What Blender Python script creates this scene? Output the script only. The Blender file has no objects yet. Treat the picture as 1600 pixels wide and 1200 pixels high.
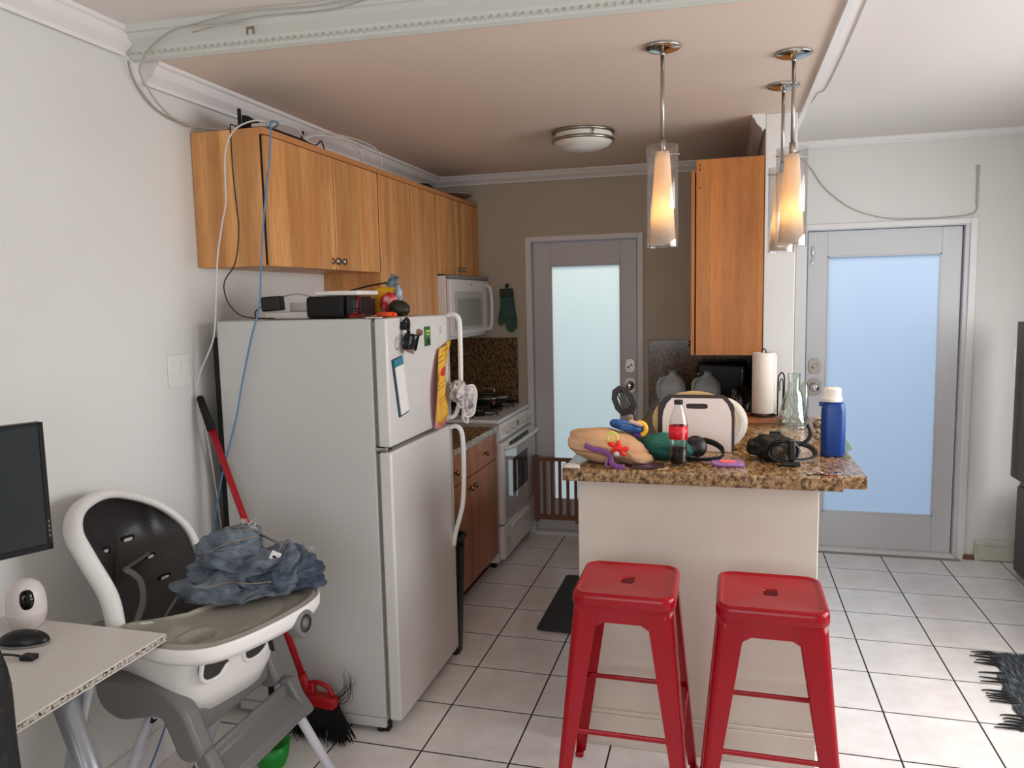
import bpy, bmesh, math, random
from mathutils import Vector, Matrix, Euler, noise
random.seed(7)
scene = bpy.context.scene
COL = scene.collection
PI = math.pi
V = Vector

# ------------------------------------------------------------------ camera
CAM_YAW, CAM_PITCH, CAM_ROLL = 0.2707, -0.1093, 0.0216
cy, sy = math.cos(CAM_YAW), math.sin(CAM_YAW)
cp, sp = math.cos(CAM_PITCH), math.sin(CAM_PITCH)
cr, sr = math.cos(CAM_ROLL), math.sin(CAM_ROLL)
Rz = Matrix(((cy, -sy, 0), (sy, cy, 0), (0, 0, 1)))
Rx = Matrix(((1, 0, 0), (0, cp, -sp), (0, sp, cp)))
Ry = Matrix(((cr, 0, sr), (0, 1, 0), (-sr, 0, cr)))
R3 = Rz @ Rx @ Ry
cam_data = bpy.data.cameras.new('camera')
cam_data.sensor_fit = 'HORIZONTAL'
cam_data.sensor_width = 36.0
cam_data.lens = 1207.3 / 1600 * 36
cam_data.clip_start = 0.02
cam = bpy.data.objects.new('camera', cam_data)
COL.objects.link(cam)
right, fwd, up = R3.col[0], R3.col[1], R3.col[2]
M = Matrix.Identity(4)
for i in range(3):
    M[i][0] = right[i]; M[i][1] = up[i]; M[i][2] = -fwd[i]
M[0][3], M[1][3], M[2][3] = 1.0494, -5.0880, 1.6190
cam.matrix_world = M
scene.camera = cam

# ------------------------------------------------------------------ light and exposure
scene.view_settings.view_transform = 'Standard'
scene.view_settings.look = 'None'
scene.view_settings.gamma = 1.0
scene.view_settings.use_curve_mapping = False
scene.view_settings.exposure = 0.0
scene.cycles.max_bounces = 10
scene.cycles.diffuse_bounces = 6
scene.cycles.transmission_bounces = 8
scene.cycles.transparent_max_bounces = 12
scene.cycles.sample_clamp_indirect = 4.0
scene.cycles.caustics_reflective = False
scene.cycles.caustics_refractive = False

def lin(c):
    return tuple(((v / 255) / 12.92 if v / 255 <= 0.04045 else ((v / 255 + 0.055) / 1.055) ** 2.4) for v in c)

world = bpy.data.worlds.new('world')
scene.world = world
world.use_nodes = True
bg = world.node_tree.nodes['Background']
bg.inputs['Color'].default_value = (0.41, 0.64, 1.0, 1)
bg.inputs['Strength'].default_value = 0.60

def area_light(name, loc, direction, sx, sy_, power, color):
    l = bpy.data.lights.new(name, 'AREA')
    l.shape = 'RECTANGLE'; l.size = sx; l.size_y = sy_
    l.energy = power; l.color = color
    o = bpy.data.objects.new(name, l)
    o.location = loc
    o.rotation_euler = V(direction).to_track_quat('-Z', 'Y').to_euler()
    COL.objects.link(o)
    return o

# daylight coming in through the living room windows (in wall_right and wall_front, behind the camera)
area_light('window_daylight', (3.16, -2.35, 1.50), (-1, 0.0, -0.50), 2.2, 1.3, 76, (0.99, 0.99, 1.0))
area_light('window_daylight', (0.9, -6.55, 1.50), (0, 1, -0.03), 2.6, 1.4, 34, (1.0, 0.985, 0.975))
# daylight outside the two frosted doors (open sky above the yard)
area_light('yard_daylight', (0.2, 1.6, 3.4), (0, -0.75, -1.0), 2.2, 1.4, 44, (1.0, 0.94, 0.76))
area_light('yard_daylight', (2.0, 1.6, 3.4), (0, -0.75, -1.0), 2.2, 1.4, 27, (1.0, 0.99, 0.96))

# ------------------------------------------------------------------ helpers
ORIG = {}

class MB:
    """collects geometry into one bmesh (world coordinates)"""
    def __init__(self):
        self.bm = bmesh.new(); self.mi = 0
    def _merge(self, tmp, smooth=False):
        vm = {}
        for v in tmp.verts: vm[v] = self.bm.verts.new(v.co)
        for f in tmp.faces:
            try:
                nf = self.bm.faces.new([vm[v] for v in f.verts])
                nf.material_index = self.mi; nf.smooth = smooth or f.smooth
            except ValueError: pass
        tmp.free()
    def box(self, lo, hi, bev=0.0, seg=2, rot=None, pivot=None):
        t = bmesh.new(); bmesh.ops.create_cube(t, size=1)
        lo, hi = V(lo), V(hi); c = (lo + hi) / 2; s = hi - lo
        for v in t.verts: v.co = V((v.co.x * s.x, v.co.y * s.y, v.co.z * s.z))
        if bev > 0:
            r_ = bmesh.ops.bevel(t, geom=list(t.edges), offset=min(bev, min(abs(s.x), abs(s.y), abs(s.z)) * .49), segments=seg, affect='EDGES', profile=.5)
            for f in r_['faces']: f.smooth = True
        if rot is not None:
            R = Euler(rot).to_matrix(); pv = V(pivot) - c if pivot is not None else V((0, 0, 0))
            for v in t.verts: v.co = R @ (v.co - pv) + pv
        for v in t.verts: v.co += c
        self._merge(t); return self
    def cyl(self, p1, p2, r1, r2=None, seg=16, caps=True, smooth=True):
        p1, p2 = V(p1), V(p2); r2 = r1 if r2 is None else r2
        d = (p2 - p1); q = d.to_track_quat('Z', 'Y')
        a = [self.bm.verts.new(p1 + q @ V((r1 * math.cos(2 * PI * k / seg), r1 * math.sin(2 * PI * k / seg), 0))) for k in range(seg)]
        b = [self.bm.verts.new(p2 + q @ V((r2 * math.cos(2 * PI * k / seg), r2 * math.sin(2 * PI * k / seg), 0))) for k in range(seg)]
        for k in range(seg):
            f = self.bm.faces.new([a[k], a[(k + 1) % seg], b[(k + 1) % seg], b[k]]); f.smooth = smooth; f.material_index = self.mi
        if caps:
            f = self.bm.faces.new(a[::-1]); f.material_index = self.mi
            f = self.bm.faces.new(b); f.material_index = self.mi
        return self
    def tube(self, pts, r, seg=8, sub=6, closed=False, flat=None):
        """smooth tube through points; flat=(w,h) gives a ribbon section"""
        P = [V(p) for p in pts]
        if sub > 1 and len(P) > 2:
            Q = []; n = len(P); rng = n if closed else n - 1
            for i in range(rng):
                p0 = P[(i - 1) % n] if closed or i > 0 else P[i] * 2 - P[i + 1]
                p1 = P[i]; p2 = P[(i + 1) % n]
                p3 = P[(i + 2) % n] if closed or i + 2 < n else P[(i + 1) % n] * 2 - P[i]
                for k in range(sub):
                    t = k / sub
                    Q.append(.5 * ((2 * p1) + (-p0 + p2) * t + (2 * p0 - 5 * p1 + 4 * p2 - p3) * t * t + (-p0 + 3 * p1 - 3 * p2 + p3) * t ** 3))
            if not closed: Q.append(P[-1])
            P = Q
        rings = []; n = len(P); ref = None
        for i, p in enumerate(P):
            a = P[(i - 1) % n] if closed or i > 0 else p
            b = P[(i + 1) % n] if closed or i < n - 1 else p
            t = (b - a)
            if t.length < 1e-9: t = V((0, 0, 1))
            t.normalize()
            if ref is None:
                ref = t.cross(V((0, 0, 1)))
                if ref.length < .2: ref = t.cross(V((1, 0, 0)))
            ref = (ref - t * ref.dot(t))
            if ref.length < 1e-6: ref = t.orthogonal()
            ref.normalize(); bi = t.cross(ref)
            rr = r(i / (n - 1)) if callable(r) else r
            w, h = flat if flat else (rr, rr)
            rings.append([self.bm.verts.new(p + ref * (w * math.cos(2 * PI * k / seg)) + bi * (h * math.sin(2 * PI * k / seg))) for k in range(seg)])
        m = n if closed else n - 1
        for i in range(m):
            A, B = rings[i], rings[(i + 1) % n]
            for k in range(seg):
                f = self.bm.faces.new([A[k], A[(k + 1) % seg], B[(k + 1) % seg], B[k]]); f.smooth = True; f.material_index = self.mi
        if not closed:
            f = self.bm.faces.new(rings[0][::-1]); f.material_index = self.mi
            f = self.bm.faces.new(rings[-1]); f.material_index = self.mi
        return self
    def lathe(self, prof, c, axis=(0, 0, 1), seg=32, smooth=True, squash=None):
        """prof: list of (r, h)"""
        q = V(axis).to_track_quat('Z', 'Y'); c = V(c); rings = []
        for r, h in prof:
            if r < 1e-6: rings.append([self.bm.verts.new(c + q @ V((0, 0, h)))])
            else:
                sx, sy2 = squash or (1, 1)
                rings.append([self.bm.verts.new(c + q @ V((sx * r * math.cos(2 * PI * k / seg), sy2 * r * math.sin(2 * PI * k / seg), h))) for k in range(seg)])
        for A, B in zip(rings, rings[1:]):
            for k in range(seg):
                k2 = (k + 1) % seg
                if len(A) == 1 and len(B) == 1: continue
                if len(A) == 1: vs = [A[0], B[k2], B[k]][::-1]
                elif len(B) == 1: vs = [A[k], A[k2], B[0]]
                else: vs = [A[k], A[k2], B[k2], B[k]]
                f = self.bm.faces.new(vs); f.smooth = smooth; f.material_index = self.mi
        return self
    def prism(self, pts, u, v, n, o, d, bev=0.0, hole=None):
        """extrude 2D outline pts along n by d; u,v,n axes, o origin"""
        u, v, n, o = V(u), V(v), V(n), V(o)
        t = bmesh.new()
        a = [t.verts.new(o + u * x + v * y) for x, y in pts]
        if hole is None:
            b = [t.verts.new(w.co + n * d) for w in a]
            t.faces.new(a[::-1]); t.faces.new(b)
            for k in range(len(a)): t.faces.new([a[k], a[(k + 1) % len(a)], b[(k + 1) % len(a)], b[k]])
        else:
            # hole has the same number of points as the outline
            b = [t.verts.new(w.co + n * d) for w in a]
            c = [t.verts.new(o + u * x + v * y) for x, y in hole]
            e = [t.verts.new(w.co + n * d) for w in c]
            N = len(a)
            for k in range(N):
                j = (k + 1) % N
                t.faces.new([a[k], a[j], b[j], b[k]]); t.faces.new([c[j], c[k], e[k], e[j]])
                t.faces.new([a[j], a[k], c[k], c[j]]); t.faces.new([b[k], b[j], e[j], e[k]])
        bmesh.ops.recalc_face_normals(t, faces=list(t.faces))
        if bev > 0:
            es = [e for e in t.edges if len(e.link_faces) == 2 and e.calc_face_angle(0) > .6]
            r_ = bmesh.ops.bevel(t, geom=es, offset=bev, segments=2, affect='EDGES', profile=.5)
            for f in r_['faces']: f.smooth = True
        self._merge(t); return self
    def blob(self, c, rad, seed=0, amp=0.15, freq=3.0, sub=4, power=1.0, rot=None, flat_bottom=None, ridge=False):
        t = bmesh.new(); bmesh.ops.create_icosphere(t, subdivisions=sub, radius=1)
        R = Euler(rot).to_matrix() if rot else Matrix.Identity(3); c = V(c)
        for v in t.verts:
            d = v.co.copy()
            if power != 1.0:
                d = V([math.copysign(abs(x) ** power, x) for x in d])
            nv = noise.fractal(v.co * freq + V((seed * 7.1, seed * 3.3, 0)), 1.0, 2.0, 3)
            if ridge: nv = .5 - abs(nv) * 2
            d = d * (1 + amp * nv)
            p = R @ V((d.x * rad[0], d.y * rad[1], d.z * rad[2]))
            if flat_bottom is not None and (p.z + c.z) < flat_bottom: p.z = flat_bottom - c.z
            v.co = p + c
        self._merge(t, True); return self
    def grid(self, fn, nu, nv, smooth=True, closed_u=False):
        vs = [[self.bm.verts.new(fn(i / nu, j / nv)) for j in range(nv + 1)] for i in range(nu + (0 if closed_u else 1))]
        n = nu
        for i in range(n):
            for j in range(nv):
                i2 = (i + 1) % len(vs)
                f = self.bm.faces.new([vs[i][j], vs[i2][j], vs[i2][j + 1], vs[i][j + 1]]); f.smooth = smooth; f.material_index = self.mi
        return self
    def sheet(self, fn, nu, nv, th):
        """a thin sheet with real thickness th (vector)"""
        th = V(th)
        A = [[self.bm.verts.new(V(fn(i / nu, j / nv))) for j in range(nv + 1)] for i in range(nu + 1)]
        B = [[self.bm.verts.new(v.co + th) for v in row] for row in A]
        def F(l):
            f = self.bm.faces.new(l); f.smooth = True; f.material_index = self.mi
        for i in range(nu):
            for j in range(nv):
                F([A[i][j], A[i][j + 1], A[i + 1][j + 1], A[i + 1][j]]); F([B[i][j], B[i + 1][j], B[i + 1][j + 1], B[i][j + 1]])
        for i in range(nu):
            F([A[i][0], A[i + 1][0], B[i + 1][0], B[i][0]]); F([A[i + 1][nv], A[i][nv], B[i][nv], B[i + 1][nv]])
        for j in range(nv):
            F([A[0][j + 1], A[0][j], B[0][j], B[0][j + 1]]); F([A[nu][j], A[nu][j + 1], B[nu][j + 1], B[nu][j]])
        return self
    def text(self, s, size, fn):
        """flat lettering; fn maps (x, y) of the letters to a 3D point"""
        cu = bpy.data.curves.new('lettering', 'FONT'); cu.body = s; cu.size = size; cu.resolution_u = 2
        o = bpy.data.objects.new('lettering', cu); COL.objects.link(o)
        dg = bpy.context.evaluated_depsgraph_get()
        me = o.evaluated_get(dg).to_mesh()
        vs = [self.bm.verts.new(V(fn(v.co.x, v.co.y))) for v in me.vertices]
        for p in me.polygons:
            try:
                f = self.bm.faces.new([vs[i] for i in p.vertices]); f.material_index = self.mi
            except ValueError: pass
        o.evaluated_get(dg).to_mesh_clear()
        bpy.data.objects.remove(o); bpy.data.curves.remove(cu)
        return self

def obj(name, mb, mats, parent=None, label=None, kind=None, recalc=False):
    if not isinstance(mats, (list, tuple)): mats = [mats]
    o0 = ORIG.get(parent.name, V((0, 0, 0))) if parent else V((0, 0, 0))
    if recalc: bmesh.ops.recalc_face_normals(mb.bm, faces=list(mb.bm.faces))
    org = V((0, 0, 0))
    if not parent and mb.bm.verts:
        xs = [v.co for v in mb.bm.verts]
        org = V((sum(v.x for v in xs) / len(xs), sum(v.y for v in xs) / len(xs), min(v.z for v in xs)))
    sh = o0 if parent else org
    for v in mb.bm.verts: v.co -= sh
    me = bpy.data.meshes.new(name); mb.bm.to_mesh(me); mb.bm.free()
    for m in mats: me.materials.append(m)
    o = bpy.data.objects.new(name, me); COL.objects.link(o)
    if parent: o.parent = parent
    else: o.location = org
    ORIG[o.name] = sh.copy()
    if label: o['label'] = label
    if kind: o['kind'] = kind
    return o

def tag(o, label, cat, group=None):
    o['label'] = label; o['category'] = cat
    if group: o['group'] = group
    return o

def thing(name, label, cat, loc=(0, 0, 0), group=None):
    o = bpy.data.objects.new(name, None); o.empty_display_size = .05
    COL.objects.link(o); o.location = loc; ORIG[o.name] = V(loc)
    return tag(o, label, cat, group)

def struct(name, mb, mats, parent=None, recalc=False):
    return obj(name, mb, mats, parent, kind='structure', recalc=recalc)

def copy_tree(root, loc, label, rotz=None):
    r = root.copy(); COL.objects.link(r); r.location = loc; r['label'] = label
    if rotz is not None: r.rotation_euler = (0, 0, rotz)
    ORIG[r.name] = V(loc)
    for ch in list(root.children):
        c = ch.copy(); COL.objects.link(c); c.parent = r
        for g in list(ch.children):
            d = g.copy(); COL.objects.link(d); d.parent = c
    return r

def circle(r, n=32, cx=0, cy_=0, rx=None):
    return [(cx + (rx or r) * math.cos(2 * PI * k / n), cy_ + r * math.sin(2 * PI * k / n)) for k in range(n)]

def rrect(w, h, r, n=6, cx=0, cy_=0):
    out = []
    for qx, qy, a0 in ((1, 1, 0), (-1, 1, 90), (-1, -1, 180), (1, -1, 270)):
        for k in range(n + 1):
            a = math.radians(a0 + 90 * k / n)
            out.append((cx + qx * (w / 2 - r) + r * math.cos(a), cy_ + qy * (h / 2 - r) + r * math.sin(a)))
    return out

# ------------------------------------------------------------------ materials
def mat(name, col, rough=.5, metal=0.0, spec=.5, trans=0.0, ior=1.45, emit=None, emit_s=0.0, alpha=1.0, bump=None, mott=None, coat=0.0, sheen=0.0):
    m = bpy.data.materials.new(name); m.use_nodes = True
    nt = m.node_tree; b = nt.nodes['Principled BSDF']
    c = lin(col)
    b.inputs['Base Color'].default_value = (*c, 1)
    b.inputs['Roughness'].default_value = rough
    b.inputs['Metallic'].default_value = metal
    b.inputs['Specular IOR Level'].default_value = spec
    b.inputs['Transmission Weight'].default_value = trans
    b.inputs['IOR'].default_value = ior
    b.inputs['Coat Weight'].default_value = coat
    b.inputs['Sheen Weight'].default_value = sheen
    if emit:
        b.inputs['Emission Color'].default_value = (*lin(emit), 1); b.inputs['Emission Strength'].default_value = emit_s
    if mott or bump:
        tc = nt.nodes.new('ShaderNodeTexCoord')
    if mott:   # (scale, colour2, amount low, high)
        n = nt.nodes.new('ShaderNodeTexNoise'); n.inputs['Scale'].default_value = mott[0]; n.inputs['Detail'].default_value = 5
        nt.links.new(tc.outputs['Object'], n.inputs['Vector'])
        r = nt.nodes.new('ShaderNodeMapRange'); r.inputs[1].default_value = mott[2]; r.inputs[2].default_value = mott[3]
        nt.links.new(n.outputs['Fac'], r.inputs[0])
        mx = nt.nodes.new('ShaderNodeMix'); mx.data_type = 'RGBA'
        mx.inputs[6].default_value = (*c, 1); mx.inputs[7].default_value = (*lin(mott[1]), 1)
        nt.links.new(r.outputs[0], mx.inputs[0]); nt.links.new(mx.outputs[2], b.inputs['Base Color'])
    if bump:   # (scale, strength)
        n = nt.nodes.new('ShaderNodeTexNoise'); n.inputs['Scale'].default_value = bump[0]; n.inputs['Detail'].default_value = 4
        nt.links.new(tc.outputs['Object'], n.inputs['Vector'])
        bp = nt.nodes.new('ShaderNodeBump'); bp.inputs['Strength'].default_value = bump[1]; bp.inputs['Distance'].default_value = .01
        nt.links.new(n.outputs['Fac'], bp.inputs['Height']); nt.links.new(bp.outputs['Normal'], b.inputs['Normal'])
    return m

def oak(name, c1, c2, c3, rough=.42):
    m = bpy.data.materials.new(name); m.use_nodes = True
    nt = m.node_tree; L = nt.links; b = nt.nodes['Principled BSDF']; b.inputs['Roughness'].default_value = rough
    tc = nt.nodes.new('ShaderNodeNewGeometry')
    sx = nt.nodes.new('ShaderNodeSeparateXYZ'); L.new(tc.outputs['Position'], sx.inputs[0])
    add = nt.nodes.new('ShaderNodeMath'); add.operation = 'ADD'; L.new(sx.outputs[0], add.inputs[0]); L.new(sx.outputs[1], add.inputs[1])
    cz = nt.nodes.new('ShaderNodeMath'); cz.operation = 'MULTIPLY'; cz.inputs[1].default_value = .10; L.new(sx.outputs[2], cz.inputs[0])
    cb = nt.nodes.new('ShaderNodeCombineXYZ'); L.new(add.outputs[0], cb.inputs[0]); L.new(cz.outputs[0], cb.inputs[2])
    def nz(scale, det):
        n = nt.nodes.new('ShaderNodeTexNoise'); n.inputs['Scale'].default_value = scale; n.inputs['Detail'].default_value = det
        L.new(cb.outputs[0], n.inputs['Vector']); return n
    bands = nz(14, 1); fine = nz(90, 4)
    # staves: random brightness per ~6 cm strip
    sn = nt.nodes.new('ShaderNodeMath'); sn.operation = 'SNAP'; sn.inputs[1].default_value = .055; L.new(add.outputs[0], sn.inputs[0])
    wn = nt.nodes.new('ShaderNodeTexWhiteNoise'); wn.noise_dimensions = '1D'; L.new(sn.outputs[0], wn.inputs['W'])
    cr1 = nt.nodes.new('ShaderNodeValToRGB'); L.new(bands.outputs['Fac'], cr1.inputs[0])
    e = cr1.color_ramp.elements; e[0].position = .35; e[0].color = (*lin(c1), 1); e[1].position = .65; e[1].color = (*lin(c2), 1)
    mx = nt.nodes.new('ShaderNodeMix'); mx.data_type = 'RGBA'; mx.inputs[7].default_value = (*lin(c3), 1)
    r = nt.nodes.new('ShaderNodeMapRange'); r.inputs[1].default_value = .45; r.inputs[2].default_value = .75; r.inputs[4].default_value = .6
    L.new(fine.outputs['Fac'], r.inputs[0]); L.new(r.outputs[0], mx.inputs[0]); L.new(cr1.outputs[0], mx.inputs[6])
    hs = nt.nodes.new('ShaderNodeHueSaturation'); L.new(mx.outputs[2], hs.inputs['Color'])
    r2 = nt.nodes.new('ShaderNodeMapRange'); r2.inputs[3].default_value = .82; r2.inputs[4].default_value = 1.14
    L.new(wn.outputs['Value'], r2.inputs[0]); L.new(r2.outputs[0], hs.inputs['Value'])
    L.new(hs.outputs[0], b.inputs['Base Color'])
    return m

def granite(name, dark=1.0):
    m = bpy.data.materials.new(name); m.use_nodes = True
    nt = m.node_tree; L = nt.links; b = nt.nodes['Principled BSDF']; b.inputs['Roughness'].default_value = .16
    g = nt.nodes.new('ShaderNodeNewGeometry')
    mp = nt.nodes.new('ShaderNodeMapping'); mp.inputs['Rotation'].default_value = (0, .3, .8); mp.inputs['Scale'].default_value = (1.15, .55, 1)
    L.new(g.outputs['Position'], mp.inputs[0])
    n = nt.nodes.new('ShaderNodeTexNoise'); n.inputs['Scale'].default_value = 58; n.inputs['Detail'].default_value = 5; n.inputs['Roughness'].default_value = .7
    L.new(mp.outputs[0], n.inputs['Vector'])
    cr1 = nt.nodes.new('ShaderNodeValToRGB'); L.new(n.outputs['Fac'], cr1.inputs[0])
    el = cr1.color_ramp.elements
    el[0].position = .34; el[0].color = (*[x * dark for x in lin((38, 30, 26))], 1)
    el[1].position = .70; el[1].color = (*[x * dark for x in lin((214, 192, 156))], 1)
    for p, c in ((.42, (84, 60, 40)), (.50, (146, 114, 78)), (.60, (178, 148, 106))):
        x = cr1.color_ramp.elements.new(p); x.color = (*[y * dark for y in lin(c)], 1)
    n2 = nt.nodes.new('ShaderNodeTexNoise'); n2.inputs['Scale'].default_value = 9; n2.inputs['Detail'].default_value = 2
    L.new(g.outputs['Position'], n2.inputs['Vector'])
    r = nt.nodes.new('ShaderNodeMapRange'); r.inputs[1].default_value = .45; r.inputs[2].default_value = .7; r.inputs[4].default_value = .45
    L.new(n2.outputs['Fac'], r.inputs[0])
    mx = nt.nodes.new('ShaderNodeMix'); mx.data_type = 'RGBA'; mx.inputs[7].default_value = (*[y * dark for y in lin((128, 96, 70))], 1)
    L.new(r.outputs[0], mx.inputs[0]); L.new(cr1.outputs[0], mx.inputs[6]); L.new(mx.outputs[2], b.inputs['Base Color'])
    return m

def frosted(name, col):
    m = bpy.data.materials.new(name); m.use_nodes = True
    nt = m.node_tree; nt.nodes.remove(nt.nodes['Principled BSDF'])
    out = nt.nodes['Material Output']
    t = nt.nodes.new('ShaderNodeBsdfTranslucent'); t.inputs[0].default_value = (*col, 1)
    d = nt.nodes.new('ShaderNodeBsdfGlossy'); d.inputs['Color'].default_value = (.8, .8, .8, 1); d.inputs['Roughness'].default_value = .35
    mx = nt.nodes.new('ShaderNodeMixShader'); mx.inputs[0].default_value = .04
    nt.links.new(t.outputs[0], mx.inputs[1]); nt.links.new(d.outputs[0], mx.inputs[2]); nt.links.new(mx.outputs[0], out.inputs[0])
    return m

def thin_glass(name, tint=(1, 1, 1), refl=.10, rough=.02, edge=.6):
    m = bpy.data.materials.new(name); m.use_nodes = True
    nt = m.node_tree; nt.nodes.remove(nt.nodes['Principled BSDF'])
    out = nt.nodes['Material Output']
    t = nt.nodes.new('ShaderNodeBsdfTransparent'); t.inputs[0].default_value = (*tint, 1)
    d = nt.nodes.new('ShaderNodeBsdfGlossy'); d.inputs['Roughness'].default_value = rough
    lw = nt.nodes.new('ShaderNodeLayerWeight'); lw.inputs[0].default_value = .35
    r = nt.nodes.new('ShaderNodeMapRange'); r.inputs[3].default_value = refl * .5; r.inputs[4].default_value = edge
    nt.links.new(lw.outputs['Facing'], r.inputs[0])
    mx = nt.nodes.new('ShaderNodeMixShader')
    nt.links.new(r.outputs[0], mx.inputs[0]); nt.links.new(t.outputs[0], mx.inputs[1]); nt.links.new(d.outputs[0], mx.inputs[2]); nt.links.new(mx.outputs[0], out.inputs[0])
    return m

WALL = mat('wall_paint', (222, 221, 217), .62, bump=(60, .08), mott=(1.3, (217, 215, 210), .4, .7))
WALLK = mat('kitchen_wall_shaded', (188, 178, 160), .6, bump=(60, .06))  # wall colour darkened to beige, standing in for the kitchen's dimness
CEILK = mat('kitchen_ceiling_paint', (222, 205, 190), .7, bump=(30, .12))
CEIL = mat('ceiling_paint', (222, 216, 210), .75, bump=(30, .15))
TRIM = mat('trim_paint', (228, 226, 224), .4)
BEAMP = mat('beam_moulding_paint', (204, 206, 198), .5)
DOORP = mat('door_paint', (206, 206, 208), .4)
TILE = mat('floor_tile_glaze', (240, 237, 235), .20, mott=(7, (228, 222, 218), .42, .68), bump=(14, .03))
GROUT = mat('grout', (52, 42, 40), .9)
OAK = oak('honey_oak', (206, 142, 82), (226, 168, 106), (186, 118, 62))
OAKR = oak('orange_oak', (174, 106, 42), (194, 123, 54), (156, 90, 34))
OAKD = oak('reddish_oak_base', (158, 96, 56), (178, 114, 68), (136, 78, 44))
OAKE = mat('oak_edge', (196, 134, 82), .45)
GAP = mat('dark_gap', (30, 20, 15), .9)
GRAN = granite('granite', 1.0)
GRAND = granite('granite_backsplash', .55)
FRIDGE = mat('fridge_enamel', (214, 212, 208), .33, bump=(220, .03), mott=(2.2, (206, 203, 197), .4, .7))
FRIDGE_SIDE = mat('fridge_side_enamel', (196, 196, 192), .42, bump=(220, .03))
GASKET = mat('gasket', (120, 118, 112), .7)
ENAMEL = mat('white_enamel', (226, 224, 220), .22)
WPLASTIC = mat('white_plastic', (228, 226, 222), .35)
OFFW = mat('off_white_plastic', (206, 202, 196), .4)
BLACK = mat('black_plastic', (16, 16, 17), .38)
BLACKM = mat('matt_black', (14, 13, 13), .75)
BLACKG = mat('black_gloss', (8, 8, 10), .12)
DGREY = mat('dark_grey_vinyl', (62, 58, 56), .42)
GREY = mat('grey_plastic', (128, 127, 126), .42)
LGREY = mat('light_grey_metal', (190, 192, 198), .35)
SILVER = mat('silver_paint', (150, 154, 158), .3, metal=.6)
CHROME = mat('chrome', (200, 198, 194), .12, metal=1)
NICKEL = mat('brushed_nickel', (168, 160, 150), .3, metal=1)
BRASS = mat('antique_brass', (150, 120, 80), .25, metal=1)
RED = mat('red_painted_steel', (160, 6, 26), .22, spec=.4, mott=(3, (148, 5, 21), .4, .7))
REDP = mat('red_plastic', (168, 12, 28), .35)
GLASS = thin_glass('clear_glass')
GLASSP = thin_glass('clear_pendant_glass', (.97, .97, .97), .06, .02, .42)
FROST_K = frosted('frosted_pane_kitchen', (.93, .96, .92))
FROST_R = frosted('frosted_pane_right', (.86, .92, .99))
RUBBER = mat('rubber', (24, 24, 24), .8)
CABLEW = mat('white_cable', (205, 202, 196), .5)
CABLEG = mat('grey_cable', (176, 172, 164), .55)
CABLEB = mat('blue_cable', (86, 128, 168), .5)
CABLEK = mat('black_cable', (18, 17, 17), .5)
DENIM = mat('denim', (112, 122, 132), .9, bump=(200, .6), mott=(16, (68, 78, 90), .38, .66), sheen=.1)
DENIMD = mat('dark_denim', (82, 94, 108), .9, bump=(200, .6), mott=(18, (52, 62, 76), .4, .65))
STITCH = mat('faded_seam', (128, 120, 112), .9)
FRAY = mat('frayed_cotton', (196, 192, 186), .95)
PAPER = mat('paper', (222, 220, 216), .8)
DESKT = mat('desk_laminate', (214, 208, 200), .38)
CHIP = mat('chipboard', (196, 186, 174), .9, bump=(200, .8), mott=(95, (70, 58, 48), .52, .62))

# ================================================================== THE SETTING
XL, XR, YF, ZK, ZL = -.89, 3.2, -6.6, 2.45, 2.52
floor = struct('floor', MB().box((XL - .1, YF - .1, -.10), (XR + .1, .12, -.0012)), GROUT)
T = .33; GR = .0032
tile_src = {}
for j in range(12):
    for i in range(-3, 10):
        x0, x1 = max(i * T, XL) + GR, min((i + 1) * T, XR) - GR
        w = round(x1 - x0, 4)
        if w not in tile_src:
            mb = MB().box((-w / 2, -T / 2 + GR + .0008, -.006), (w / 2, T / 2 - GR - .0008, 0), .0008, 1)
            o = obj('tile', mb, TILE, floor); tile_src[w] = o.data
        else:
            o = bpy.data.objects.new('tile', tile_src[w]); COL.objects.link(o); o.parent = floor
        o.location = V(((x0 + x1) / 2, -(j + .5) * T, 0))
mb = MB()
for j in range(12, 20):
    for i in range(-3, 10):
        x0, x1 = max(i * T, XL) + GR, min((i + 1) * T, XR) - GR
        mb.box((x0, -(j + 1) * T + GR, -.006), (x1, -j * T - GR, 0))
obj('tile_rows', mb, TILE, floor, kind='stuff')

struct('wall_left', MB().box((XL - .1, YF - .1, 0), (XL, .12, 2.62)), WALL)
mb = MB()
KD0, KD1, RD0, RD1, DT = -.215, .500, 1.520, 2.415, 2.0
for lo, hi in (((1.30, 0, 0), (RD0, .12, 2.62)),
               ((RD0, 0, DT), (RD1, .12, 2.62)), ((RD1, 0, 0), (XR, .12, 2.62))):
    mb.box(lo, hi)
struct('wall_back', mb, WALL)
mb = MB()
for lo, hi in (((XL, 0, 0), (KD0, .12, 2.62)), ((KD0, 0, DT), (KD1, .12, 2.62)), ((KD1, 0, 0), (1.30, .12, 2.62))): mb.box(lo, hi)
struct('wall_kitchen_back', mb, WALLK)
mb = MB()
W1 = (-3.45, -1.25, .85, 2.15)
for lo, hi in (((XR, YF - .1, 0), (XR + .1, W1[0], 2.62)), ((XR, W1[1], 0), (XR + .1, .12, 2.62)),
               ((XR, W1[0], 0), (XR + .1, W1[1], W1[2])), ((XR, W1[0], W1[3]), (XR + .1, W1[1], 2.62))):
    mb.box(lo, hi)
struct('wall_right', mb, WALL)
mb = MB()
W2 = (-.4, 2.2, .8, 2.2)
for lo, hi in (((XL, YF - .1, 0), (W2[0], YF, 2.62)), ((W2[1], YF - .1, 0), (XR, YF, 2.62)),
               ((W2[0], YF - .1, 0), (W2[1], YF, W2[2])), ((W2[0], YF - .1, W2[3]), (W2[1], YF, 2.62))):
    mb.box(lo, hi)
struct('wall_front', mb, WALL)
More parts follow.
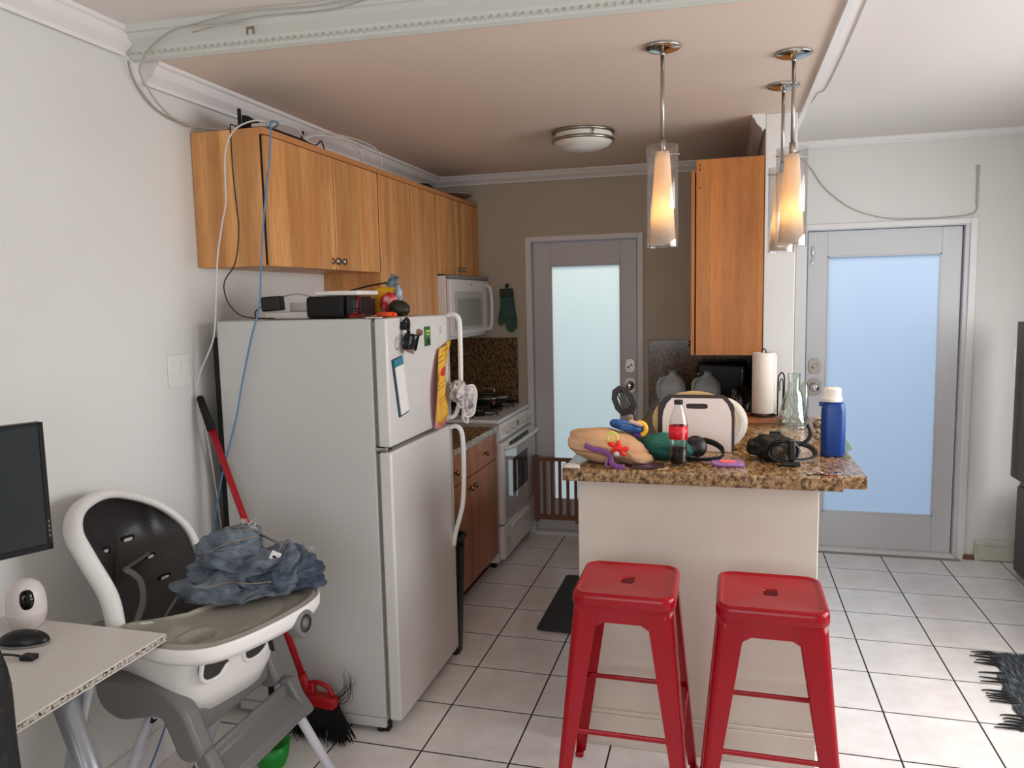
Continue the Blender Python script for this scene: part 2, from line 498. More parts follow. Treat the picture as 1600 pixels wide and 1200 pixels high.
# windows behind the camera
mb = MB()
for a, b in (((XR + .02, W1[0], W1[2]), (XR + .07, W1[1], W1[2] + .05)), ((XR + .02, W1[0], W1[3] - .05), (XR + .07, W1[1], W1[3])),
             ((XR + .02, W1[0], W1[2]), (XR + .07, W1[0] + .05, W1[3])), ((XR + .02, W1[1] - .05, W1[2]), (XR + .07, W1[1], W1[3])),
             ((XR + .02, -2.375, W1[2]), (XR + .07, -2.325, W1[3]))): mb.box(a, b)
w1 = struct('window_1', mb, TRIM)
obj('pane', MB().box((XR + .04, W1[0], W1[2]), (XR + .046, W1[1], W1[3])), GLASS, w1)
mb = MB()
for a, b in (((W2[0], YF - .07, W2[2]), (W2[1], YF - .02, W2[2] + .05)), ((W2[0], YF - .07, W2[3] - .05), (W2[1], YF - .02, W2[3])),
             ((W2[0], YF - .07, W2[2]), (W2[0] + .05, YF - .02, W2[3])), ((W2[1] - .05, YF - .07, W2[2]), (W2[1], YF - .02, W2[3])),
             ((.87, YF - .07, W2[2]), (.93, YF - .02, W2[3]))): mb.box(a, b)
w2 = struct('window_2', mb, TRIM)
obj('pane', MB().box((W2[0], YF - .048, W2[2]), (W2[1], YF - .042, W2[3])), GLASS, w2)

struct('ceiling', MB().box((XL, YF, ZL), (XR, 0, ZL + .1)), CEIL)
# lower kitchen ceiling; its front edge is slightly skewed
mb = MB().prism([(XL, 0), (XL, -2.79), (1.38, -2.68), (1.38, 0)], (1, 0, 0), (0, 1, 0), (0, 0, 1), (0, 0, ZK), ZL - ZK)
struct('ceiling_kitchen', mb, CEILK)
struct('wall_partition', MB().box((1.222, -1.20, 0), (1.362, 0, ZK), .004), WALL)

def crown(name, prof, u, n, o, length, m=TRIM):
    return struct(name, MB().prism(prof, u, (0, 0, 1), n, o, length), m)
CR = [(0, 0), (.012, 0), (.014, -.008), (.020, -.008), (.022, .004), (.050, .026), (.064, .052), (.074, .056), (.076, .070), (0, .070)]
# profile drawn from the wall outwards; y=0 is its lower edge
crown('trim_1', [(x, y - .068) for x, y in CR][:] , (1, 0, 0), (0, 1, 0), (XL, -2.77, ZK), 2.77)
crown('trim_2', [(x, y - .068) for x, y in CR], (1, 0, 0), (0, 1, 0), (XL, YF, ZL), -YF - 2.86)
crown('trim_3', [(x * .8, (y - .068) * .8) for x, y in CR], (0, -1, 0), (1, 0, 0), (XL, 0, ZK), 2.11)
crown('trim_4', [(x * .8, (y - .068)) for x, y in CR], (-1, 0, 0), (0, 1, 0), (1.222, -1.20, ZK), 1.2)
crown('trim_5', [(x * .35, (y - .068) * .5) for x, y in CR], (0, -1, 0), (1, 0, 0), (1.38, 0, ZL), XR - 1.38)
# dentil moulding on the step between the two ceilings
ang = math.atan2(.11, 2.27)
du = V((math.cos(ang), math.sin(ang), 0)); dn = V((math.sin(ang), -math.cos(ang), 0))
o0 = V((XL, -2.79, 0))
prof = [(0, ZL), (0, ZK - .006), (.010, ZK - .008), (.028, ZK - .002), (.034, ZK + .008), (.052, ZK + .012), (.060, ZK + .020),
        (.095, ZK + .038), (.110, ZK + .050), (.122, ZK + .052), (.130, ZL)]
t6 = struct('trim_6', MB().prism(prof, dn, (0, 0, 1), du, o0, 2.31), BEAMP)
mb = MB()
for k in range(92):
    c = o0 + du * (.04 + k * .0245) + dn * .042 + V((0, 0, ZK + .0085))
    t = bmesh.new(); bmesh.ops.create_cube(t, size=1)
    for v in t.verts:
        w = V((v.co.x * .013 + (v.co.y * .006), v.co.y * .020, v.co.z * .006))
        v.co = c + du * w.x + dn * w.y + V((0, 0, w.z + w.y * .22))
    mb._merge(t)
obj('dentil_row', mb, BEAMP, t6, kind='stuff')
# edge strip along the right end of the lower ceiling
struct('trim_7', MB().prism([(1.372, ZK - .004), (1.376, ZK - .012), (1.398, ZK - .010), (1.404, ZK + .01), (1.404, ZL), (1.372, ZL)], (1, 0, 0), (0, 0, 1), (0, 1, 0), (0, -2.80, 0), 2.80), TRIM)

# baseboards
def base(name, lo, hi, m=TRIM): return struct(name, MB().box(lo, hi, .004), m)
base('baseboard_left', (XL, YF, 0), (XL + .016, -1.79, .125))
base('baseboard_right', (XR - .016, YF, 0), (XR, 0, .12))
bbm = mat('old_baseboard_paint', (208, 206, 192), .5, mott=(9, (180, 170, 150), .55, .8))
mb = MB().prism([(0, 0), (.012, 0), (.03, .004), (.7, .004), (.7, .125), (-.005, .122), (-.008, .05)], (1, 0, 0), (0, 0, 1), (0, -1, 0), (2.505, 0, 0), .022, .003)
mb.box((2.497, -.034, .100), (3.19, -.020, .128), .004)
struct('baseboard_back', mb, bbm)
struct('trim_8', MB().box((2.44, -.02, 0), (2.50, -.001, .03), .004), mat('bare_wood_gap', (120, 92, 70), .9))

# doors
def door(name, x0, x1, gx0, gx1, gz0, gz1, yd, frost, lockx):
    r = bpy.data.objects.new(name, None); COL.objects.link(r); r.location = (x0, yd, 0); ORIG[r.name] = V((x0, yd, 0)); r['kind'] = 'structure'
    zt = DT - .012; th = .04
    obj('stile', MB().box((x0 + .004, yd, .02), (gx0, yd + th, zt), .003), DOORP, r)
    obj('stile', MB().box((gx1, yd, .02), (x1 - .004, yd + th, zt), .003), DOORP, r)
    obj('rail', MB().box((gx0, yd, gz1), (gx1, yd + th, zt), .002), DOORP, r)
    obj('rail', MB().box((gx0, yd, .02), (gx1, yd + th, gz0), .002), DOORP, r)
    obj('pane', MB().box((gx0 - .006, yd + .016, gz0 - .006), (gx1 + .006, yd + .022, gz1 + .006)), frost, r, label='frosted glass pane glowing with daylight')
    b = MB(); e = .007
    b.box((gx0, yd - .002, gz0), (gx0 + e, yd + .016, gz1)).box((gx1 - e, yd - .002, gz0), (gx1, yd + .016, gz1))
    b.box((gx0, yd - .002, gz1 - e), (gx1, yd + .016, gz1)).box((gx0, yd - .002, gz0), (gx1, yd + .016, gz0 + e))
    obj('glazing_bead', b, DOORP, r)
    plate = [(-.033, -.028), (-.018, -.046), (.018, -.046), (.033, -.028), (.033, .028), (.018, .046), (-.018, .046), (-.033, .028)]
    d = obj('deadbolt', MB().prism(plate, (1, 0, 0), (0, 0, 1), (0, -1, 0), (lockx, yd, 1.165), .008, .002), NICKEL, r)
    t = MB().cyl((lockx, yd - .008, 1.165), (lockx, yd - .02, 1.165), .014)
    t.tube([(lockx - .016, yd - .026, 1.153), (lockx + .016, yd - .026, 1.177)], .0055, sub=1)
    obj('thumb_turn', t, CHROME, d)
    d = obj('knob_plate', MB().prism([(a * 1.15, b_ * 1.1) for a, b_ in plate], (1, 0, 0), (0, 0, 1), (0, -1, 0), (lockx, yd, 1.035), .008, .002), NICKEL, r)
    obj('knob', MB().lathe([(.012, 0), (.010, .02), (.014, .028), (.026, .038), (.029, .050), (.024, .060), (.010, .064), (0, .064)], (lockx, yd - .006, 1.035), (0, -1, 0), 24), CHROME, d)
    return r
d1 = door('door_1', -.207, .492, -.085, .382, .235, 1.836, .030, FROST_K, .443)
d2 = door('door_2', 1.530, 2.385, 1.648, 2.275, .243, 1.837, .030, FROST_R, 1.583)
def casing(name, x0, x1, jr, w=.035, wr=.035, th=.014):
    mb = MB()
    mb.box((x0 - w, -th, 0), (x0 + .004, 0, DT + .03), .004).box((x1 - .004, -th, 0), (x1 + wr, 0, DT + .03), .004)
    mb.box((x0 + .004, -th, DT - .004), (x1 - .004, 0, DT + .03), .004)
    r = struct(name, mb, TRIM)
    j = MB().box((x0, .0, 0), (x0 + .006, .118, DT)).box((x1 - jr, 0, 0), (x1, .118, DT)).box((x0 + .006, 0, DT - .008), (x1 - jr, .118, DT))
    j.box((x1 - jr - .008, .072, 0), (x1 - jr, .085, DT - .008))
    obj('jamb', j, DOORP, r)
    obj('threshold', MB().box((x0 + .006, -.035, 0), (x1 - jr, .118, .019), .004), TRIM, r)
    return r
casing('trim_9', KD0, KD1, .006)
c2 = casing('trim_10', RD0, RD1, .026, w=.06)
obj('mortar_strip', MB().box((1.50, -.062, 0), (2.42, -.036, .006), .002), mat('mortar', (150, 146, 140), .9, bump=(200, .5)), c2)
struct('trim_11', MB().box((XL + .65, -.018, 0), (KD0 - .04, -.001, .05), .004), TRIM)
# chain hardware on the right door
mb = MB().box((1.556, .022, 1.845), (1.566, .030, 1.90), .002).box((1.554, .022, 1.79), (1.564, .030, 1.815), .002)
mb.tube([(1.561, .024, 1.85), (1.563, .018, 1.83), (1.558, .02, 1.812)], .002, 6)
obj('door_chain', mb, CHROME, d2)
# yard outside
struct('ground_outside', MB().box((-2, .12, -.12), (5, 4, -.04)), mat('concrete_patio', (170, 168, 160), .9))
# hollow sheet for the peninsula wall
pen = struct('wall_peninsula', MB().box((.549, -2.44, 0), (1.350, -2.30, .985), .004).box((1.225, -2.30, 0), (1.350, -1.20, .985), .004), mat('peninsula_paint', (212, 202, 190), .55, bump=(8, .06), mott=(2.5, (202, 191, 180), .4, .7)))
obj('baseboard', MB().box((.545, -2.452, 0), (1.354, -2.44, .12), .003).box((.545, -2.449, .12), (1.354, -2.44, .135), .003), bpy.data.materials['peninsula_paint'], pen)

# ================================================================== CABINETS
def knob(mb, p, n):
    mb.lathe([(.011, 0), (.008, .004), (.006, .014), (.012, .018), (.016, .023), (.015, .029), (.008, .032), (0, .033)], p, n, 16)
def wall_cabinet(name, label, y0, y1, doors, z0, zt, zdt, knobs, xface=-.598, side=True, extra=None):
    t = thing(name, label, 'cabinet', (XL + .15, (y0 + y1) / 2, z0), 'oak wall cabinets on the left wall')
    b = MB().box((XL + .003, y0, z0), (xface, y1, zt), .0015, 1)
    obj('carcass', b, OAK, t)
    obj('top_edge_strip', MB().box((xface, y0, zdt + .003), (xface + .020, y1, zt), .001, 1), OAKE, t)
    for (a, c), kn in zip(doors, knobs):
        d = obj('door', MB().box((xface + .002, a + .0028, z0), (xface + .020, c - .0028, zdt), .0015, 1), OAK, t)
        if kn:
            k = MB(); knob(k, (xface + .020, a + .03 if kn < 0 else c - .03, z0 + .035), (1, 0, 0)); obj('knob', k, NICKEL, d)
    obj('shadow_gap', MB().box((xface, y0 + .004, z0 + .004), (xface + .0018, y1 - .004, zdt + .002)), GAP, t)
    for a, c in doors[:-1]: obj('gap_shade_strip', MB().box((xface + .0018, c - .0026, z0 + .001), (xface + .0182, c + .0026, zdt - .001)), GAP, t)  # dark filler strips that paint the shade into the door joints
    if y0 > -2: obj('gap_shade_strip', MB().box((xface + .0018, y0 - .0012, max(z0, 1.765)), (xface + .0192, y0 + .0015, zdt)), GAP, t)
    return t
wall_cabinet('wall_cabinet', 'two-door oak wall cabinet high above the refrigerator', -2.535, -1.577, [(-2.525, -2.022), (-2.022, -1.579)], 1.762, 2.262, 2.235, (1, -1))
wall_cabinet('wall_cabinet', 'tall two-door oak wall cabinet reaching lower than its neighbours', -1.575, -.802, [(-1.575, -1.18), (-1.18, -.802)], 1.34, 2.262, 2.235, (0, 0))
wall_cabinet('wall_cabinet', 'oak wall cabinet with two small knobs above the microwave', -.80, -.003, [(-.80, -.402), (-.402, -.006)], 1.775, 2.262, 2.235, (1, -1))

rc = thing('wall_cabinet', 'oak wall cabinet beside the pendant lamps, plain end panel facing out', 'cabinet', (1.06, -.6, 1.325))
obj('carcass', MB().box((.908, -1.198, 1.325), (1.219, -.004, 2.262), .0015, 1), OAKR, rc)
for a, c in ((-1.198, -.80), (-.80, -.40), (-.40, -.006)):
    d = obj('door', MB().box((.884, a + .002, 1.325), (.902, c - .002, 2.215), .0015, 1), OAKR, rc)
    k = MB(); knob(k, (.884, (a + .03) if a > -1 else c - .03, 1.36), (-1, 0, 0)); obj('knob', k, NICKEL, d)
obj('shadow_gap', MB().box((.902, -1.19, 1.335), (.908, -.01, 2.20)), GAP, rc)
s = MB()
for z in (2.235, 2.215, 2.13): s.lathe([(.004, 0), (.003, .002), (0, .002)], (.925, -1.198, z), (0, -1, 0), 8)
obj('screw_holes', s, GAP, rc)

# lower cabinet between refrigerator and range
bc = thing('base_cabinet', 'reddish oak base cabinet between the refrigerator and the range', 'cabinet', (-.58, -1.28, 0))
obj('carcass', MB().box((XL + .003, -1.79, .10), (-.272, -.772, .846), .0015, 1), OAKD, bc)
obj('toe_kick', MB().box((XL + .02, -1.78, 0), (-.33, -.78, .10)), mat('toe_kick_brown', (70, 44, 30), .7), bc)
for a, c, k1 in ((-1.785, -1.275, 1), (-1.275, -.776, 0)):
    d = obj('drawer', MB().box((-.270, a + .003, .690), (-.250, c - .003, .842), .002, 1), OAKD, bc)
    k = MB(); knob(k, (-.250, (a + c) / 2, .765), (1, 0, 0)); obj('knob', k, BRASS, d)
    d = obj('door', MB().box((-.270, a + .003, .108), (-.250, c - .003, .684), .002, 1), OAKD, bc)
    k = MB(); knob(k, (-.250, (c - .035) if k1 else (a + .035), .635), (1, 0, 0)); obj('knob', k, BRASS, d)
wt = obj('countertop', MB().box((XL + .003, -1.79, .848), (-.232, -.770, .888), .004), GRAN); tag(wt, 'short granite countertop between the refrigerator and the range', 'countertop')
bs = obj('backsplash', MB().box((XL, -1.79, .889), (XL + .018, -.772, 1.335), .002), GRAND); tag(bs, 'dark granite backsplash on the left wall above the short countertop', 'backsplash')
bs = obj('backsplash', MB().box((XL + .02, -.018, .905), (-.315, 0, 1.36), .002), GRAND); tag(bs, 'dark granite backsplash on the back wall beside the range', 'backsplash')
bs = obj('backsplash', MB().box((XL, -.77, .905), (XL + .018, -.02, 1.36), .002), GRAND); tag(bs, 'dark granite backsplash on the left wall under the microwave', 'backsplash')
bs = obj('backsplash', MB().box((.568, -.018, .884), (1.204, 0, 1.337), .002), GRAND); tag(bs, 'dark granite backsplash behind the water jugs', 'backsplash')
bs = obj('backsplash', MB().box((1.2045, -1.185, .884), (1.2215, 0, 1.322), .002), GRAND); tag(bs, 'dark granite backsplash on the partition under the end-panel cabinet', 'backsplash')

# sink-side base cabinet and its lower countertop
sc = thing('base_cabinet', 'reddish oak base cabinet on the sink side behind the peninsula', 'cabinet', (.9, -1.2, 0))
obj('carcass', MB().box((.612, -2.292, .10), (1.204, -.004, .846), .0015, 1), OAKD, sc)
obj('toe_kick', MB().box((.66, -2.29, 0), (1.20, -.01, .10)), bpy.data.materials['toe_kick_brown'], sc)
for k in range(5):
    a = -2.285 + k * .456
    d = obj('door', MB().box((.592, a + .003, .108), (.610, a + .453, .842), .002, 1), OAKD, sc)
    kk = MB(); knob(kk, (.592, a + (.04 if k % 2 else .416), .79), (-1, 0, 0)); obj('knob', kk, BRASS, d)
lc = obj('countertop', MB().box((.566, -2.05, .848), (1.204, -.02, .884), .004), GRAN); tag(lc, 'lower granite worktop behind the bar, holding the water jugs', 'countertop')

# raised L-shaped bar top (granite)
mb = MB()
mb.prism([(.505, -2.500), (1.415, -2.500), (1.415, -2.455), (1.492, -2.455), (1.486, -1.205), (1.06, -1.205), (1.06, -1.96), (.505, -1.96)],
         (1, 0, 0), (0, 1, 0), (0, 0, 1), (0, 0, .987), .043, .004)
bt = obj('granite_bar_counter', mb, GRAN); tag(bt, 'speckled brown granite bar top over the white peninsula wall', 'countertop')
obj('inner_wall', MB().box((.60, -2.04, .884), (1.05, -2.00, .987)).box((1.07, -2.00, .884), (1.11, -1.205, .987)), WALL, pen)
obj('riser', MB().box((.575, -2.30, .884), (.60, -1.98, .987)), WALL, pen)

# ================================================================== REFRIGERATOR
fr = thing('refrigerator', 'white top-freezer refrigerator with magnets and papers on its door', 'refrigerator', (-.48, -2.25, 0))
b = MB().box((-.800, -2.572, .062), (-.166, -1.928, 1.560), .006)
b.box((-.800, -2.570, .022), (-.170, -1.93, .060), .004)
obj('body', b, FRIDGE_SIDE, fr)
obj('rear_panel', MB().box((-.830, -2.560, .10), (-.801, -1.94, 1.50), .003), BLACKM, fr)
obj('gasket', MB().box((-.165, -2.562, 1.102), (-.153, -1.94, 1.552)).box((-.165, -2.562, .07), (-.153, -1.94, 1.074)), GASKET, fr)
fd = obj('freezer_door', MB().box((-.152, -2.574, 1.098), (-.104, -1.926, 1.561), .008), FRIDGE, fr)
ld = obj('lower_door', MB().box((-.152, -2.574, .058), (-.104, -1.926, 1.080), .008), FRIDGE, fr)
hd = MB().tube([(-.104, -1.950, 1.556), (-.075, -1.950, 1.560), (-.052, -1.950, 1.540), (-.048, -1.950, 1.48), (-.050, -1.950, 1.30), (-.056, -1.952, 1.20), (-.075, -1.955, 1.13), (-.104, -1.957, 1.112)], .0105, 10)
obj('handle', hd, WPLASTIC, fd)
hd = MB().tube([(-.104, -1.957, 1.070), (-.078, -1.955, 1.076), (-.056, -1.952, 1.058), (-.048, -1.950, 1.00), (-.049, -1.950, .86), (-.056, -1.952, .74), (-.074, -1.956, .66), (-.092, -1.957, .60), (-.104, -1.957, .54)], .0105, 10)
obj('handle', hd, WPLASTIC, ld)
hg = MB().box((-.166, -2.574, 1.083), (-.118, -2.53, 1.096), .002).cyl((-.128, -2.56, 1.078), (-.128, -2.56, 1.10), .008)
hg.box((-.19, -2.56, 1.560), (-.125, -2.52, 1.567), .002)
obj('hinge', hg, CHROME, fr)
f = MB()
for x, y in ((-.20, -2.54), (-.20, -1.96), (-.74, -2.54), (-.74, -1.96)): f.cyl((x, y, 0), (x, y, .03), .02)
f.box((-.196, -2.556, .0), (-.166, -2.52, .045), .004)
obj('feet', f, RUBBER, fr)
e = MB()
for k in range(5): e.cyl((-.1035, -2.040 + .008 * math.cos(k * 1.26), 1.500 + .010 * math.sin(k * 1.26)), (-.1025, -2.040 + .008 * math.cos(k * 1.26), 1.500 + .010 * math.sin(k * 1.26)), .0035, seg=8)
e.box((-.1035, -2.053, 1.484), (-.1025, -2.028, 1.487))
obj('emblem', e, mat('emblem_grey', (168, 168, 170), .4), fd)

XF = -.1035
# long list pad
TEAL = mat('teal_print', (52, 122, 140), .6); NAVY = mat('navy_backing', (40, 62, 78), .6)
n = thing('list_pad', 'tall narrow white list pad with teal header on the freezer door', 'notepad', (XF, -2.5, 1.19))
def padpt(x, z, s, t):  # slanted pad corners, s along width, t up
    return (x, -2.520 + s * .088 - (t - .5) * .048, 1.196 + t * .215 + s * .010)
def quad_plate(name, par, m, s0, s1, t0, t1, x0, x1):
    mb = MB(); vs = []
    for x in (x0, x1):
        for s, t in ((s0, t0), (s1, t0), (s1, t1), (s0, t1)): vs.append(mb.bm.verts.new(padpt(x, 0, s, t)[:1] + padpt(x, 0, s, t)[1:]))
    for q in ((0, 1, 2, 3), (7, 6, 5, 4), (0, 4, 5, 1), (1, 5, 6, 2), (2, 6, 7, 3), (3, 7, 4, 0)): mb.bm.faces.new([vs[i] for i in q])
    return obj(name, mb, m, par, recalc=True)
quad_plate('magnet_back', n, NAVY, 0, 1, 0, 1, XF, XF + .004)
quad_plate('sheet', n, PAPER, .14, .97, .03, .86, XF + .004, XF + .007)
quad_plate('header', n, TEAL, .10, .98, .86, .99, XF + .004, XF + .0075)
# clip magnet with hanging mini mug
n = thing('mug_magnet', 'black clip magnet with a small shiny black mug hanging from it', 'magnet', (XF, -2.42, 1.43))
mg = MB().lathe([(0, 0), (.022, 0), (.026, .006), (.028, .05), (.029, .058), (.026, .058), (.024, .01), (0, .008)], (-.072, -2.447, 1.440), (0.1, .25, 1), 20)
obj('mug', mg, BLACKG, n)
obj('mug_handle', MB().tube([(-.075, -2.470, 1.488), (-.074, -2.498, 1.482), (-.074, -2.496, 1.452), (-.075, -2.472, 1.448)], .004, 8), BLACKG, n)
obj('clip', MB().box((XF, -2.455, 1.515), (XF + .022, -2.434, 1.545), .004).tube([(-.09, -2.452, 1.545), (-.082, -2.440, 1.556), (-.078, -2.432, 1.54), (-.08, -2.437, 1.50)], .006).tube([(-.085, -2.462, 1.53), (-.07, -2.442, 1.505)], .004, sub=1), BLACKM, n)
obj('mug_base', MB().cyl((-.075, -2.449, 1.434), (-.073, -2.447, 1.4395), .020), mat('dusty_pink', (150, 96, 100), .5), n)
n = obj('round_magnet', MB().lathe([(.017, 0), (.017, .008), (.012, .016), (0, .018)], (XF, -2.285, 1.498), (1, 0, 0), 16, squash=(1, .8)), [mat('brown_magnet', (150, 110, 92), .5, mott=(60, (90, 52, 44), .4, .6))])
tag(n, 'small round brown magnet left of the green card on the freezer door', 'magnet')
n = thing('green_card_magnet', 'small green picture card magnet near the top of the freezer door', 'magnet', (XF, -2.19, 1.44))
obj('card', MB().box((XF, -2.222, 1.440), (XF + .003, -2.160, 1.518), .001), mat('green_card', (70, 130, 60), .4, mott=(50, (38, 84, 40), .4, .6)), n)
obj('print', MB().box((XF + .003, -2.212, 1.496), (XF + .0036, -2.168, 1.504)).box((XF + .003, -2.205, 1.484), (XF + .0036, -2.175, 1.490)), mat('card_yellow', (190, 200, 90), .5), n)
obj('picture', MB().cyl((XF + .003, -2.188, 1.460), (XF + .0037, -2.188, 1.460), .014), mat('card_dark', (40, 30, 34), .5), n)

# yellow flyer curled off the door
YEL = mat('yellow_paper', (224, 172, 62), .7); ORG = mat('orange_paper', (214, 110, 70), .7); PNK = mat('pink_paper', (216, 130, 128), .7)
n = thing('flyer', 'curled yellow printed flyer with a red round mark on the freezer door', 'flyer', (XF, -2.08, 1.12))
def fly(u, v, off=0, dy=0, dz=0):
    w = .172 * (1 - .25 * abs(v - .4))
    y = -2.166 - .030 * math.sin(v * 3.0) + u * w + .075 * v * v + dy
    z = 1.125 + v * .295 + u * .03 + dz - .022 * math.sin(u * PI) * (1 - v)
    x = XF + .004 + off + .016 * (1 - u) ** 2 * (.3 + .7 * math.sin(v * PI)) + .012 * math.sin(u * PI) * (1 - v) + .006 * math.sin(u * 9 + v * 4)
    return V((x, y, z))
obj('back_sheet', MB().sheet(lambda u, v: fly(u, v * .85, .001, .001, -.026), 8, 12, (.0006, 0, 0)), PNK, n)
obj('middle_sheet', MB().sheet(lambda u, v: fly(u, v, .004, .0, -.008), 8, 12, (.0006, 0, 0)), ORG, n)
obj('front_sheet', MB().sheet(lambda u, v: fly(u, v, .008), 8, 12, (.0006, 0, 0)), YEL, n)
PRB = mat('brown_print', (84, 50, 24), .7); PRR = mat('red_print', (190, 50, 40), .7)
p = MB()
for v0, u0, u1 in ((.93, .25, .8), (.87, .1, .9), (.80, .15, .85), (.50, .1, .9), (.44, .1, .8), (.30, .1, .95), (.24, .15, .7)):
    p.tube([fly(u0 + (u1 - u0) * t, v0 + .04 * t, .0092) for t in (0, .33, .66, 1)], .001, 4, 2)
obj('print_lines', p, PRB, n)
p = MB()
for a in range(28):
    for b_ in range(4):
        q = [(r, ang) for r, ang in ((b_ * .25, a), ((b_ + 1) * .25, a), ((b_ + 1) * .25, a + 1), (b_ * .25, a + 1))]
        vs = []
        for r, ang_ in q:
            vs.append(p.bm.verts.new(fly(  .50 + r * .16 * math.cos(ang_ * 2 * PI / 28), .66 + r * .062 * math.sin(ang_ * 2 * PI / 28), .0095)))
        p.bm.faces.new(vs)
obj('round_mark', p, PRR, n)
p = MB()
for k in range(6): p.tube([fly(.14 + .02 * (k % 2), .56 + .02 * k, .0098), fly(.28, .565 + .02 * k, .0098)], .0012, 4, 1)
obj('small_print', p, PRB, n)

# cloth cap hanging on the handle
CLOTH = mat('printed_cloth', (204, 196, 190), .9, bump=(120, .3), mott=(34, (128, 118, 140), .48, .60)); PIPING = mat('white_piping', (222, 216, 208), .9)
n = thing('cloth_sun_cap', 'crumpled white and purple printed cloth cap hung on the fridge handle', 'cap', (-.03, -1.96, 1.09))
obj('crown', MB().blob((-.045, -2.005, 1.235), (.032, .065, .045), 3, .35, 2.6, 4, ridge=True), CLOTH, n)
hb, vb, nb_ = V((.80, .60, 0)), V((.10, 0, .99)), V((.60, -.78, -.15))
cb_ = V((-.012, -1.955, 1.187))
def brimp(u, v, o_=0):
    a = u * 2 * PI; r = .02 + .98 * v
    return cb_ + hb * (.030 * r * math.copysign(abs(math.cos(a)) ** .8, math.cos(a))) + vb * (.070 * r * math.copysign(abs(math.sin(a)) ** .8, math.sin(a))) + nb_ * (.016 * (1 - r * r) + .004 * math.sin(a * 5 + r * 6) + o_)
obj('brim', MB().grid(lambda u, v: brimp(u, v), 36, 8, closed_u=True), CLOTH, n)
obj('brim_piping', MB().tube([brimp(k / 28, 1.0) for k in range(28)], .0048, 7, 2, closed=True).tube([brimp(k / 28, .52, .001) for k in range(28)], .0022, 6, 2, closed=True), PIPING, n)
obj('brim_fold', MB().tube([(-.052, -2.005, 1.262), (-.035, -1.985, 1.262), (-.026, -1.975, 1.235), (-.030, -1.975, 1.20), (-.045, -1.99, 1.185)], .012, 10, 6, flat=(.004, .016)), CLOTH, n)
obj('strap', MB().tube([(-.04, -1.985, 1.20), (-.035, -1.975, 1.15), (-.04, -1.965, 1.11), (-.03, -1.945, 1.09), (-.03, -1.94, 1.13)], .01, 6, 5, flat=(.010, .003)).tube([(-.05, -2.03, 1.21), (-.04, -2.0, 1.165), (-.045, -1.97, 1.17)], .01, 6, 5, flat=(.007, .003)), PIPING, n)

# ---- on top of the refrigerator
ZF = 1.562
n = thing('router', 'flat off-white box with a raised back and a curved cable on the fridge', 'router', (-.56, -2.38, ZF))
obj('housing', MB().box((-.665, -2.46, ZF), (-.47, -2.30, ZF + .026), .005), OFFW, n)
obj('raised_back', MB().box((-.62, -2.35, ZF + .026), (-.50, -2.30, ZF + .062), .003), OFFW, n)
obj('cable', MB().tube([(-.50, -2.33, ZF + .03), (-.485, -2.34, ZF + .055), (-.52, -2.36, ZF + .085), (-.58, -2.37, ZF + .095), (-.63, -2.39, ZF + .085)], .003), CABLEG, n)
n = thing('power_adapter', 'black cube power adapter resting on the off-white box on the fridge', 'adapter', (-.64, -2.42, ZF + .03))
obj('block', MB().box((-.682, -2.455, ZF + .031), (-.607, -2.40, ZF + .087), .005, rot=(0, -.06, .12)), BLACK, n)
obj('cable', MB().tube([(-.69, -2.43, ZF + .05), (-.715, -2.44, ZF + .03), (-.70, -2.46, ZF + .008), (-.66, -2.475, ZF + .004), (-.60, -2.50, ZF + .004)], .0025), CABLEK, n)
n = thing('black_speaker', 'boxy black rounded speaker with red trim lying on the fridge', 'speaker', (-.37, -2.38, ZF))
obj('body', MB().box((-.480, -2.47, ZF + .001), (-.325, -2.30, ZF + .083), .014, 3), BLACKM, n)
obj('end_cap', MB().box((-.322, -2.46, ZF + .003), (-.275, -2.31, ZF + .080), .012, 3), BLACK, n)
obj('red_trim', MB().tube([(-.270, -2.455, ZF + .012), (-.270, -2.455, ZF + .07), (-.270, -2.42, ZF + .076)], .0018, sub=2).tube([(-.30, -2.465, ZF + .010), (-.27, -2.47, ZF + .006), (-.24, -2.46, ZF + .012)], .004), REDP, n)
obj('side_panel', MB().box((-.272, -2.45, ZF + .008), (-.262, -2.32, ZF + .072), .003), mat('dark_red', (34, 14, 16), .5), n)
o = obj('white_tray', MB().box((-.45, -2.45, ZF + .085), (-.27, -2.27, ZF + .102), .005, 2), WPLASTIC); tag(o, 'thin white square tray lying on the black speaker', 'tray')
n = thing('snack_bag', 'yellow and red glossy snack packet standing behind the black speaker', 'packet', (-.23, -2.22, ZF))
FOIL = mat('yellow_foil', (226, 176, 30), .25)
obj('packet', MB().box((-.31, -2.24, ZF + .001), (-.215, -2.19, ZF + .115), .018, 3), FOIL, n)
obj('red_front', MB().blob((-.235, -2.25, ZF + .050), (.038, .018, .042), 9, .3, 3, 4, ridge=True), mat('red_foil', (214, 44, 52), .22, mott=(30, (236, 170, 175), .5, .62)), n)
obj('clear_corner', MB().blob((-.200, -2.24, ZF + .085), (.016, .014, .040), 4, .35, 3, 3, ridge=True), mat('silver_foil', (170, 176, 190), .25, mott=(40, (110, 120, 140), .45, .6)), n)
o = obj('folded_booklet', MB().box((-.275, -2.17, ZF + .11), (-.235, -2.163, ZF + .165), .001, rot=(0, .5, .2)), mat('grey_blue_card', (120, 136, 144), .6, mott=(50, (60, 74, 84), .45, .6))); tag(o, 'grey-blue folded card sticking up behind the snack packet', 'card')
o = obj('black_stick', MB().tube([(-.46, -2.15, ZF + .105), (-.36, -2.15, ZF + .125), (-.25, -2.15, ZF + .14)], .0035), CABLEK); tag(o, 'thin black rod slanting up behind the white tray', 'rod')
